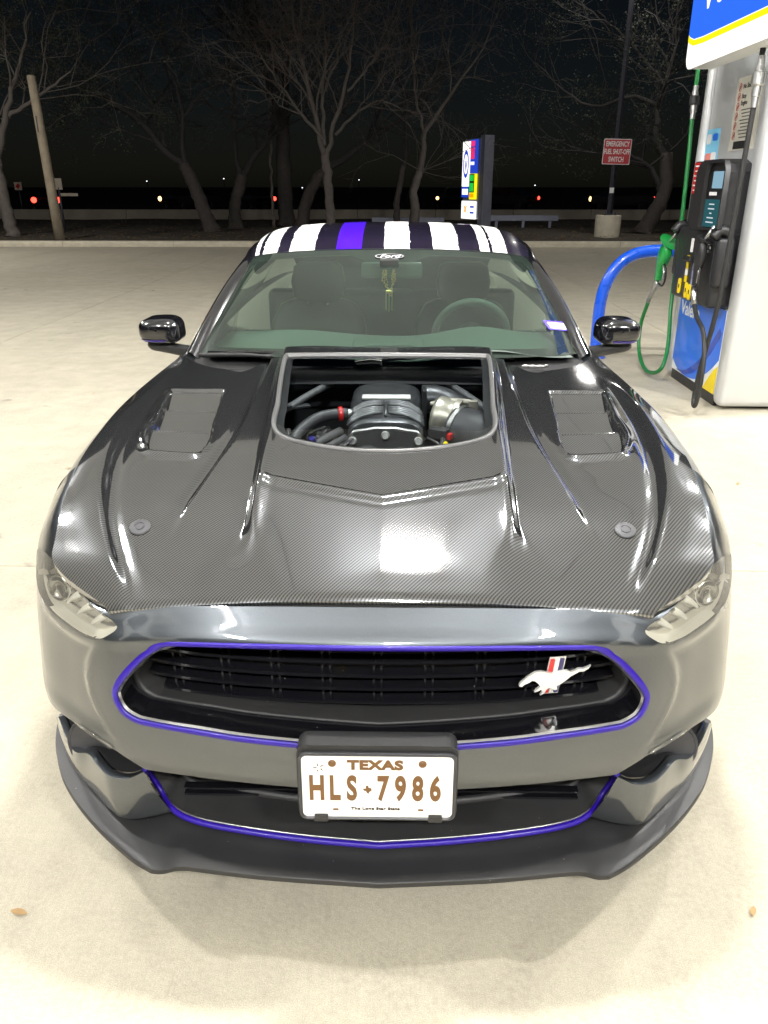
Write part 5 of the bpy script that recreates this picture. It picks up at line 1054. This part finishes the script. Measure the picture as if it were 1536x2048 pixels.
# ================================================================== BEYOND THE KERB
mat('bark', (.125, .108, .095), .9, noise=(9, .5), bump=(30, .9))
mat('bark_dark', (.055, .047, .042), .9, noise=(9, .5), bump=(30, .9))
mat('twig', (.11, .096, .086), .9)
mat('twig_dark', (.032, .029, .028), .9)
mat('evergreen_leaf', (.035, .042, .026), .9, noise=(6, .4))
mat('post_wood', (.30, .25, .18), .85, noise=(5, .4), bump=(30, .5))
mat('pole_metal', (.05, .05, .065), .45, .4)
def tree(label, trunk, limbs, seed, n_twigs, leafy=0, pale=True, spread=1.0, reach=2.2, ztop=9., group='trees behind the kerb'):
    """trunk: list of (point, radius); limbs: list of lists of (point, radius); twigs grow from the limbs"""
    rg = random.Random(seed); t = thing('tree', label, 'tree', tuple(trunk[0][0][:2]) + (.1,), group)
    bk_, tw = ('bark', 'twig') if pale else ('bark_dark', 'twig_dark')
    def wob(P, n, amp):
        Q = spline(np.array([p for p, r in P], float), n); rr_ = np.interp(np.linspace(0, len(P) - 1, n), range(len(P)), [r for p, r in P])
        for i in range(1, n - 1): Q[i] += np.array([rg.gauss(0, amp), rg.gauss(0, amp), rg.gauss(0, amp * .5)])
        return Q, rr_
    b = MB(); Q, r_ = wob(trunk, 18, .015); r_ = r_ * (1. if pale else 1.18) * (1 + np.array([rg.uniform(-.06, .06) for _ in r_])); r_[0] *= 1.35; r_[1] *= 1.12; b.tube(Q, list(r_), 12); b.build('trunk', bk_, t, True)
    b = MB(); tips = []
    def grow(p, d, L, r, depth):
        n = 4 if depth < 2 else 3; P = [p]; q = p.copy(); dd = d.copy()
        for i in range(n):
            dd = dd + np.array([rg.gauss(0, .17), rg.gauss(0, .17), rg.gauss(0, .13)]) * (1 + .35 * depth); dd /= np.linalg.norm(dd); q = q + dd * L / n; P.append(q.copy())
        b.tube(P, list(np.linspace(r, r * .45, n + 1)), 5 if r > .03 else 3, caps=False)
        if leafy and depth >= 3: tips.extend(P[1:])
        if depth >= 5 or r < .0045: return
        k = 2 + (rg.random() < .75) + (depth == 0)
        for i in range(k):
            f = rg.uniform(.35, 1.); j = min(n - 1, int(f * n)); o = P[j] + (P[j + 1] - P[j]) * (f * n - j)
            nd = dd + np.array([rg.gauss(0, .55), rg.gauss(0, .55), rg.gauss(.10, .38)]) * spread; nd /= np.linalg.norm(nd)
            grow(o, nd, L * rg.uniform(.55, .85), r * rg.uniform(.45, .68), depth + 1)
    for l in limbs:
        Q, r_ = wob(l, 14, .03); b.tube(Q, list(r_), 9, caps=False)
        for k in range(n_twigs):
            i = rg.randint(4, 13); d = Q[min(i, 12) + 1] - Q[min(i, 12)]; d /= np.linalg.norm(d)
            nd = d + np.array([rg.gauss(0, .7), rg.gauss(0, .7), rg.gauss(.25, .4)]) * spread; nd /= np.linalg.norm(nd)
            grow(Q[i].copy(), nd, reach * rg.uniform(.6, 1.2), max(.012, r_[i] * rg.uniform(.4, .65)), 1)
    b.build('branches', tw, t, True)
    if leafy:
        V = []; F = []
        for p in tips:
            for _ in range(leafy):
                c = p + np.array([rg.gauss(0, .10), rg.gauss(0, .10), rg.gauss(0, .08)]); a = np.array([rg.gauss(0, 1), rg.gauss(0, 1), rg.gauss(0, 1)]); a *= .035 / np.linalg.norm(a); e = np.cross(a, np.array([rg.gauss(0, 1), rg.gauss(0, 1), rg.gauss(0, 1)])); e *= .018 / (np.linalg.norm(e) + 1e-9)
                n = len(V); V += [c - a, c + e, c + a, c - e]; F.append((n, n + 1, n + 2, n + 3))
        lv = mesh_obj('foliage', V, F, 'evergreen_leaf', t, False); lv['kind'] = 'stuff'
    return t
T = lambda *a: [((x, y, z), r) for x, y, z, r in a]
tree('pale bare tree with straight forked trunk right behind the car roof', T((-2.08, 25.5, .1, .16), (-2.12, 25.5, .9, .14), (-2.16, 25.5, 1.7, .135), (-2.23, 25.5, 2.45, .13)),
     [T((-2.2, 25.5, 2.2, .10), (-2.45, 25.5, 3.2, .08), (-2.7, 25.4, 4.4, .06), (-3.0, 25.3, 5.8, .04), (-3.2, 25.3, 7.2, .02)), T((-2.2, 25.5, 2.3, .09), (-2.0, 25.6, 3.1, .07), (-1.6, 25.6, 4.2, .055), (-1.35, 25.7, 5.6, .04), (-1.2, 25.7, 7.3, .02)),
      T((-2.25, 25.5, 2.7, .07), (-2.3, 25.7, 3.9, .055), (-2.15, 25.8, 5.3, .04), (-2.2, 25.8, 7.0, .02)), T((-2.3, 25.5, 2.9, .06), (-2.9, 25.2, 3.6, .045), (-3.6, 25.0, 4.5, .03), (-4.2, 24.9, 5.4, .015)), T((-1.9, 25.6, 3.0, .05), (-1.2, 25.4, 3.6, .04), (-.5, 25.2, 3.9, .028), (.2, 25.0, 3.6, .012)),
      T((-1.5, 25.6, 4.2, .04), (-.8, 25.5, 4.9, .03), (-.2, 25.4, 5.6, .02)), T((-2.6, 25.4, 3.9, .04), (-3.4, 25.6, 4.9, .03), (-4.1, 25.6, 6.0, .02)), T((-2.2, 25.7, 4.2, .04), (-1.7, 25.9, 5.6, .03), (-1.8, 25.9, 7.2, .02))], 11, 11)
tree('oak with thick trunk leaning left, nearest the left wooden post', T((-6.30, 27, .1, .24), (-6.45, 27, .6, .20), (-6.75, 27, 1.5, .185), (-7.05, 27, 2.2, .17)),
     [T((-7.0, 27, 2.1, .13), (-7.7, 27, 2.7, .11), (-8.4, 27, 3.5, .085), (-9.3, 26.8, 4.1, .06), (-10.6, 26.6, 4.7, .03)), T((-7.0, 27, 2.2, .09), (-7.05, 27, 3.0, .075), (-6.95, 27, 3.9, .06), (-7.3, 27, 5.2, .035), (-7.4, 27, 6.6, .02)), T((-7.6, 27, 2.65, .07), (-7.9, 27.3, 3.6, .05), (-8.3, 27.4, 5.0, .03), (-8.5, 27.4, 6.6, .015)), T((-6.95, 27, 3.6, .05), (-6.2, 26.8, 4.3, .035), (-5.4, 26.6, 4.6, .02))], 23, 7, 2, False, 1.1, 2.4)
tree('dim bare tree standing just right of the left leaning oak', T((-5.85, 29, .1, .21), (-5.86, 29, .8, .18), (-5.5, 29, 1.9, .16)),
     [T((-5.55, 29, 1.8, .12), (-5.0, 29, 2.5, .10), (-4.55, 29, 3.1, .08), (-4.2, 29, 4.3, .05), (-4.1, 29, 6.0, .02)), T((-5.6, 29, 1.8, .10), (-5.7, 29, 3.0, .08), (-5.6, 29, 4.4, .05), (-5.9, 29, 6.2, .02))], 31, 7, 0, False)
tree('thin upright pale sapling trunk left of the forked tree', T((-4.60, 30, .1, .06), (-4.62, 30, 1.5, .05), (-4.57, 30, 3.5, .04)), [T((-4.57, 30, 3.3, .035), (-4.5, 30, 4.8, .028), (-4.6, 30, 6.6, .012))], 41, 9, 0, True)
tree('straight dark trunk between the sapling and the forked tree', T((-4.25, 31, .1, .27), (-4.27, 31, 1.6, .24), (-4.25, 31, 3.6, .22)), [T((-4.25, 31, 3.4, .17), (-4.0, 31, 5.0, .11), (-3.9, 31, 7.0, .03)), T((-4.25, 31, 3.5, .14), (-4.7, 31, 5.0, .09), (-5.0, 31, 7.0, .03))], 43, 8, 0, False)
tree('leaning dark tree whose limb crosses right behind the forked tree', T((-3.45, 29, .1, .22), (-3.3, 29, .8, .18), (-2.95, 29, 1.6, .165), (-2.4, 29, 2.15, .15)),
     [T((-2.5, 29, 2.05, .13), (-1.6, 29, 2.6, .11), (-.5, 29, 3.35, .085), (.6, 28.8, 4.0, .05), (1.5, 28.6, 4.9, .02)), T((-2.6, 29, 2.0, .09), (-2.7, 29, 3.0, .07), (-2.9, 29, 4.6, .045), (-3.0, 29, 6.4, .02))], 47, 7, 0, False)
tree('slim crooked tree with a broken stub, right of the car roof centre', T((.60, 28, .1, .19), (.66, 28, .8, .16), (.60, 28, 1.3, .14), (.79, 28, 2.0, .13)),
     [T((.78, 28, 1.95, .11), (.90, 28, 2.7, .095), (1.0, 28, 3.3, .08), (1.7, 28, 4.3, .055), (2.6, 28, 5.4, .03), (3.2, 28, 6.6, .012)), T((.95, 28, 3.0, .06), (.7, 28, 4.0, .045), (.5, 28, 5.4, .03), (.4, 28, 7.0, .012)), T((.74, 28, 1.85, .05), (.92, 27.95, 2.0, .03), (.98, 27.9, 2.1, .008))], 53, 8)
tree('thin dim trunk just left of the slim crooked tree', T((.04, 29, .1, .11), (.02, 29, 1.0, .095), (.26, 29, 2.2, .08)), [T((.24, 29, 2.1, .07), (.3, 29, 3.4, .05), (.1, 29, 5.0, .03), (-.2, 29, 6.8, .012))], 59, 8, 0, False)
tree('big spreading oak behind the red sign, nearest the pump', T((8.1, 26, .1, .26), (8.35, 26, .7, .21), (8.62, 26, 1.4, .19), (8.52, 26, 2.5, .17)),
     [T((8.5, 26, 2.4, .13), (8.1, 26, 3.2, .11), (8.15, 26, 4.2, .085), (8.4, 26, 5.4, .05), (8.3, 26, 6.8, .02)), T((8.55, 26, 1.3, .10), (8.2, 26, 1.95, .085), (7.7, 26, 2.3, .06), (7.0, 25.9, 2.6, .03)), T((8.15, 26, 3.8, .08), (7.2, 26, 4.1, .06), (6.2, 26, 3.8, .045), (5.2, 26, 4.2, .03), (4.2, 26, 5.0, .012)), T((8.2, 26, 4.4, .06), (7.2, 26.2, 5.4, .04), (6.0, 26.3, 6.4, .02))], 61, 7, 2, False, 1.1, 2.4)
tree('oak at the left picture edge beyond the wooden post', T((-11.75, 24, .1, .2), (-11.85, 24, 1.0, .17), (-11.9, 24, 2.3, .15)), [T((-11.9, 24, 2.2, .12), (-11.4, 24, 3.4, .09), (-10.8, 24, 4.6, .05), (-10.2, 24, 6.0, .02)), T((-11.9, 24, 2.2, .11), (-12.3, 24, 3.6, .08), (-12.4, 24, 5.4, .03)), T((-11.5, 24, 3.3, .07), (-10.5, 24.2, 3.9, .05), (-9.4, 24.3, 4.6, .02))], 67, 8, 3, True, 1.1, 2.2)
# ---- wooden post, light pole with base, signs
pst = thing('wooden_post', 'weathered cut-off wooden utility post near the left edge', 'post', (-9.72, 22.5, .1))
MB().tube([(-9.72, 22.5, .08), (-9.76, 22.5, 1.5), (-9.80, 22.5, 3.0), (-9.838, 22.5, 4.27)], [.15, .13, .122, .115], 16).build('shaft', 'post_wood', pst, True)
MB().box((-9.82, 22.38, 3.1), (.03, .02, .4)).build('cable_clip', 'pole_metal', pst)
MB().lathe([(.11, 0), (.10, .015), (0, .02)], (-9.838, 22.5, 4.27), (0, 0, 1), 16).build('cut_top', 'post_wood', pst)
mbx = thing('street_sign', 'small grey street sign blade behind the wooden post', 'sign', (-10.9, 26, .1)); MB().tube([(-10.95, 26, .1), (-10.95, 26, 1.5)], .035, 10).build('sign_post', 'pole_metal', mbx, True); MB().box((-10.66, 26, 1.28), (.62, .02, .09)).build('sign_blade', 'far_concrete', mbx); MB().box((-10.93, 25.98, 1.6), (.22, .02, .34)).build('sign_plate', 'far_concrete', mbx)
fsn = thing('road_sign', 'small square road sign far left beyond the verge', 'sign', (-18.6, 40, 0)); MB().tube([(-18.57, 40, 0), (-18.57, 40, 1.75)], .04, 8).build('sign_post', 'pole_metal', fsn, True); MB().box((-18.57, 39.95, 1.53), (.36, .02, .36)).build('sign_plate', 'road_sign_paint', fsn); MB().box((-18.57, 39.935, 1.53), (.16, .01, .2), Matrix.Rotation(.6, 3, 'Y')).build('sign_symbol', 'decal_red', fsn)
pol = thing('light_pole', 'dark steel light pole on a round concrete footing behind the kerb', 'pole', (6.4, 24, .1))
MB().tube([(6.42, 24, .72), (6.42, 24, 3), (6.42, 24, 8.2)], [.085, .08, .06], 4).build('shaft', 'pole_metal', pol)
MB().lathe([(.38, 0), (.38, .61), (.37, .63), (0, .63)], (6.40, 24, .10), (0, 0, 1), 36).build('footing', 'kerb_concrete', pol, True, 40)
MB().box((6.42, 24, .75), (.34, .34, .03), None, .004).build('base_plate', 'pole_metal', pol)
for dx in (-.13, .13): MB().lathe([(.025, 0), (.025, .05), (0, .05)], (6.42 + dx, 23.87, .765), (0, 0, 1), 6).build('anchor_bolt', 'pole_metal', pol)
MB().box((6.39, 23.90, 1.42), (.12, .02, .15)).build('inspection_tag', 'decal_white', pol)
MB().box((6.42, 23.55, 8.2), (.34, 1.0, .12), None, .02).build('lamp_head', 'pole_metal', pol)
emis('pole_lens', (1., .96, .9), 800)
def pole_lens(x, y, z, t, k=1.): MB().add([(x - .14, y - .4 * k, z), (x + .14, y - .4 * k, z), (x + .14, y + .3 * k, z), (x - .14, y + .3 * k, z)], [(0, 3, 2, 1)]).build('lamp_lens', 'pole_lens', t)
pole_lens(6.42, 23.45, 8.135, pol, .4)
pl2 = thing('light_pole', 'unseen steel light pole left of the frame, placed to light the left trees and far lot', 'pole', (-13.8, 15.5, 0)); MB().tube([(-13.8, 15.5, 0), (-13.8, 15.5, 7.6)], [.085, .06], 4).build('shaft', 'pole_metal', pl2); MB().box((-13.3, 15.5, 7.6), (1.1, .34, .12), None, .02).build('lamp_head', 'pole_metal', pl2); pole_lens(-13.1, 15.5, 7.53, pl2, 1.3)  # unseen pole, added to brighten the left trees and the far lot
sgf = frame((6.42, 23.90, 2.46), (1, .0, -.02), (0, 0, 1))
es = thing('emergency_sign', 'red emergency fuel shut-off sign on the light pole', 'sign', (6.42, 23.9, 2.1))
MB().prism(rrect(.80, .68, .03), .012, sgf).build('sign_panel', 'decal_white', es)
MB().prism(rrect(.765, .645, .025), .002, (sgf[0] + sgf[3] * .0125, *sgf[1:])).build('sign_red', 'shutoff_red', es)
for i, w_ in enumerate(('EMERGENCY', 'FUEL SHUT-OFF', 'SWITCH')): text('sign_text', w_, .19, (sgf[0] + sgf[2] * (.20 - .205 * i) + sgf[3] * .016, *sgf[1:]), 'decal_white', es, (.62, .56, .62)[i], .004, .001)
# ---- price sign pylon
pr = thing('price_sign', 'tall lit station price sign standing behind the car roof', 'sign', (2.9, 26, .1)); rz = Matrix.Rotation(R(24), 3, 'Z')
pc = np.array([2.78, 26.2, 0.]); W = lambda v: pc + np.array(rz @ Vector(v))
def pbox(name, c, d, m, bev=0): MB().box(W(c), d, rz, bev).build(name, m, pr)
pbox('pylon', (0.12, 0, 1.55), (.34, .30, 2.95), 'rail_grey', .01); pbox('cabinet', (.06, .62, 1.75), (.26, 1.05, 2.4), 'rail_grey', .01)
fpn = lambda y, z: frame(W((-.085, y, z)), rz @ Vector((0, -1, 0)), (0, 0, 1))
def ppan(name, y, z, w, h, m, d=.02, lift=0.): f = fpn(y, z); MB().prism(rrect(w, h, min(w, h) * .06), d, (f[0] + f[3] * lift, *f[1:])).build(name, m, pr)
ppan('logo_panel', .93, 2.20, .50, 1.36, 'sign_white', .03); ppan('price_panel', .42, 2.42, .46, 1.0, 'price_blue', .03); ppan('price_panel', .42, 1.52, .46, .78, 'sign_yellow', .03); ppan('lower_panel', .66, .80, .98, .56, 'sign_white', .03); ppan('name_panel', .93, 1.35, .50, .32, 'price_blue', .03)
ppan('name_strip', .93, 1.36, .40, .18, 'sign_white', .004, .031)
el = [(math.cos(a) * .19, math.sin(a) * .42) for a in np.linspace(0, 2 * math.pi, 32, endpoint=False)]; f = fpn(.93, 2.2)
q = lambda k, d: [f[0] + f[1] * a * k + f[2] * e * k + f[3] * d for a, e in el]
MB().loft([q(1, .034), q(.72, .034)]).build('logo_ring', 'price_blue', pr); MB().prism([(-.08, .1), (0, -.25), (.08, .1), (.05, .12), (0, -.05), (-.05, .12)], .004, (f[0] + f[3] * .031, *f[1:])).build('logo_mark', 'price_blue', pr)
for z, h, m_ in ((2.80, .16, 'led_red'), (2.52, .34, 'led_red'), (2.22, .10, 'sign_white')):
    for dy in (-.09, .0, .09): ppan('price_digit', .50 + dy, z, .06, h, m_, .004, .031)
for z, h in ((1.78, .18), (1.50, .26)):
    ppan('digit_backing', .50, z, .34, h + .06, 'decal_black', .003, .031)
    for dy in (-.09, .0, .09): ppan('price_digit', .50 + dy, z, .06, h, 'led_green', .004, .035)
ppan('price_caption', .50, 1.25, .30, .12, 'led_amber', .004, .031)
f = fpn(.88, .82); MB().prism([(-.12, .12), (-.04, .0), (-.12, -.12), (-.03, -.10), (.0, -.02), (.03, -.10), (.12, -.12), (.04, .0), (.12, .12), (.03, .1), (0, .03), (-.03, .1)], .004, (f[0] + f[3] * .031, *f[1:])).build('lower_mark', 'led_amber', pr)
for z in (.90, .72): ppan('lower_text', .42, z, .26, .06, 'price_blue', .004, .031)
bpn = lambda y, z: frame(W((.21, y, z)), rz @ Vector((0, 1, 0)), (0, 0, 1))
for y, z, w, h, m_ in ((.65, 2.20, .94, 1.4, 'sign_white'), (.65, 1.35, .94, .30, 'price_blue'), (.65, .80, .94, .56, 'sign_white')): f = bpn(y, z); MB().prism(rrect(w, h, .03), .16, f).build('back_panel', m_, pr)
pbox('footing', (.05, .4, .18), (.8, 1.4, .2), 'kerb_concrete', .02)
# ---- low steel rails lying on the verge, roadside wall, cars on the road, far lights
for x0, x1, y, z, nm in ((3.45, 6.05, 30, .43, 'long grey steel rail right of the price sign'), (-.95, 1.85, 31, .32, 'long grey ribbed steel rail left of the price sign')):
    rl = thing('steel_rail', nm, 'rail', ((x0 + x1) / 2, y, .1), 'steel rails on the verge'); MB().box(((x0 + x1) / 2, y, z), (x1 - x0, .12, .20), None, .01).build('beam', 'rail_grey', rl)
    for k in range(3): MB().box((x0 + .3 + k * (x1 - x0 - .6) / 2, y + .02, .2), (.1, .1, .26)).build('foot', 'rail_grey', rl)
    for k in (-1, 1): MB().box(((x0 + x1) / 2, y - .065, z + k * .05), (x1 - x0 - .04, .012, .03)).build('rib', 'rail_grey', rl)
wal = thing('roadside_wall', 'long low concrete wall along the far side of the verge', 'wall', (-5, 37.6, 0))
for k in range(-9, 5): MB().box((k * 3.6, 37.6, .27), (3.58, .22, .52), None, .015).build('wall_block', 'far_concrete', wal)
def far_car(x, y, rot, label, paint, lights):
    t = thing('distant_car', label, 'car', (x, y, 0), 'cars on the road beyond'); c = np.array([x, y, 0]); Mz = Matrix.Rotation(rot, 3, 'Z'); P = lambda v: c + np.array(Mz @ Vector(v))
    secs = [(-2.1, .55, .75), (-1.9, .45, .88), (-1.0, .40, .95), (-.2, .40, .95), (1.2, .40, .98), (2.0, .45, .95), (2.15, .55, .8)]
    MB().loft([[P((px_, s * .86 * k, z)) for s, k, z in ((-1, .95, a_), (-1, 1, (a_ + h_) / 2), (-1, .9, h_), (1, .9, h_), (1, 1, (a_ + h_) / 2), (1, .95, a_))] for px_, a_, h_ in secs]).build('body', paint, t, True, 40)
    MB().loft([[P((px_, s * w, z)) for s, z in ((-1, .9), (-1, h_), (1, h_), (1, .9))] for px_, w, h_ in ((-1.1, .72, .92), (-.45, .66, 1.40), (.7, .66, 1.44), (1.6, .70, .96))]).build('cabin', 'side_dark', t)
    for px_ in (-1.35, 1.35):
        for s in (-1, 1): MB().lathe([(.32, -.1), (.33, 0), (.32, .1), (.2, .11), (0, .11)], P((px_, s * .74, .33)), tuple(Mz @ Vector((0, s, 0))), 16).build('wheel', 'rubber', t, True)
    for lx, s, m_, r in lights: MB().lathe([(r, 0), (r * .8, .05), (0, .07)], P((lx, s * .66, .78)), tuple(Mz @ Vector((1 if lx > 0 else -1, 0, 0))), 12).build('tail_lamp' if 'red' in m_ else 'headlamp', m_, t)
RL = lambda r=.09: [(2.12, 1, 'tail_red', r), (2.12, -1, 'tail_red', r)]; HLt = lambda r=.08: [(-2.08, 1, 'head_white', r), (-2.08, -1, 'head_white', r)]
far_car(-21.2, 49.5, R(-70), 'distant car with bright red tail lamps at the far left', 'far_paint_red', RL(.16))
far_car(-13.6, 54, R(60), 'distant car with an amber glowing headlamp left of the leaning oak', 'far_paint', [(-2.08, 1, 'head_amber', .15)])
far_car(-9.4, 54, R(-62), 'distant car with red tail lamps between the two dim trees', 'far_paint', RL(.13)[:1])
far_car(3.9, 57, R(75), 'distant car with one white headlamp just left of the price sign', 'far_paint', [(-2.08, 1, 'head_amber', .11)])
far_car(7.6, 57, R(-40), 'distant car with a red tail lamp just right of the price sign', 'far_paint', RL(.12)[:1])
far_car(14.2, 53, R(8), 'distant car seen side on, headlamp left of the light pole', 'far_paint', [(-2.08, -1, 'head_amber', .15), (2.12, -1, 'tail_red', .13)])
for i, (x, z) in enumerate(((-33.0, 2.1), (-22.8, 2.4), (-5.0, 2.25), (-12.5, 1.3), (18.1, 1.6), (33.6, 2.5))):
    l_ = thing('distant_lamp', 'tiny white lamp post light far in the dark, ' + ('leftmost of six', 'second from the left of six', 'third from the right of six', 'third from the left of six', 'second from the right of six', 'rightmost of six')[i], 'lamp', (x, 76, 0), 'far lamp posts')
    k = 77.2 / 111.2; xx = .03 + (x - .03) * k; zz = 1.547 + (z - 1.547) * k
    l_.location = (xx, 76, 0); MB().tube([(xx, 76, 0), (xx, 76, zz)], .03, 6).build('post', 'pole_metal', l_); MB().lathe([(.02, -.04), (.05, -.02), (.05, .02), (0, .05)], (xx, 76, zz), (0, 0, 1), 10).build('lamp_globe', 'far_white', l_)
# ---- fallen leaves lying on the slabs
random.seed(12)
for i, (x, y, w) in enumerate(((-.83, .06, 'front left of the splitter'), (.86, .09, 'front right of the splitter'), (-1.80, 1.87, 'at the left picture edge'), (1.93, 1.95, 'right of the headlight'), (-2.4, 4.9, 'left of the door mirror'), (-1.9, 3.1, 'left of the hood'), (-1.55, 2.4, 'left of the front wheel'), (1.95, 2.9, 'right of the hood near the pump'), (-2.9, 8.5, 'far out on the left concrete'), (1.62, 8.9, 'on the concrete behind the blue hoop'))):
    a = random.uniform(0, 6.3); s = random.uniform(.015, .024); P = []
    for u in np.linspace(0, 1, 7):
        w_ = math.sin(u * math.pi) ** .8 * .42 * (1 + .25 * math.sin(u * 19)); P.append([((u - .5) * 2, -w_, .25 * w_ + .18 * u * u), ((u - .5) * 2, 0, .12 * math.sin(u * 3)), ((u - .5) * 2, w_, .35 * w_ + .1 * u)])
    A_ = np.array(P) * s; A_[..., 2] += .004; c_, s2 = math.cos(a), math.sin(a); Q = np.stack([x + A_[..., 0] * c_ - A_[..., 1] * s2, y + A_[..., 0] * s2 + A_[..., 1] * c_, A_[..., 2]], -1)
    V, F = grid_mesh(Q); lf_ = mesh_obj('fallen_leaf', V, F, 'tan_leaf', None, True); tag(lf_, 'small curled tan leaf on the concrete ' + w, 'leaf', 'fallen leaves')
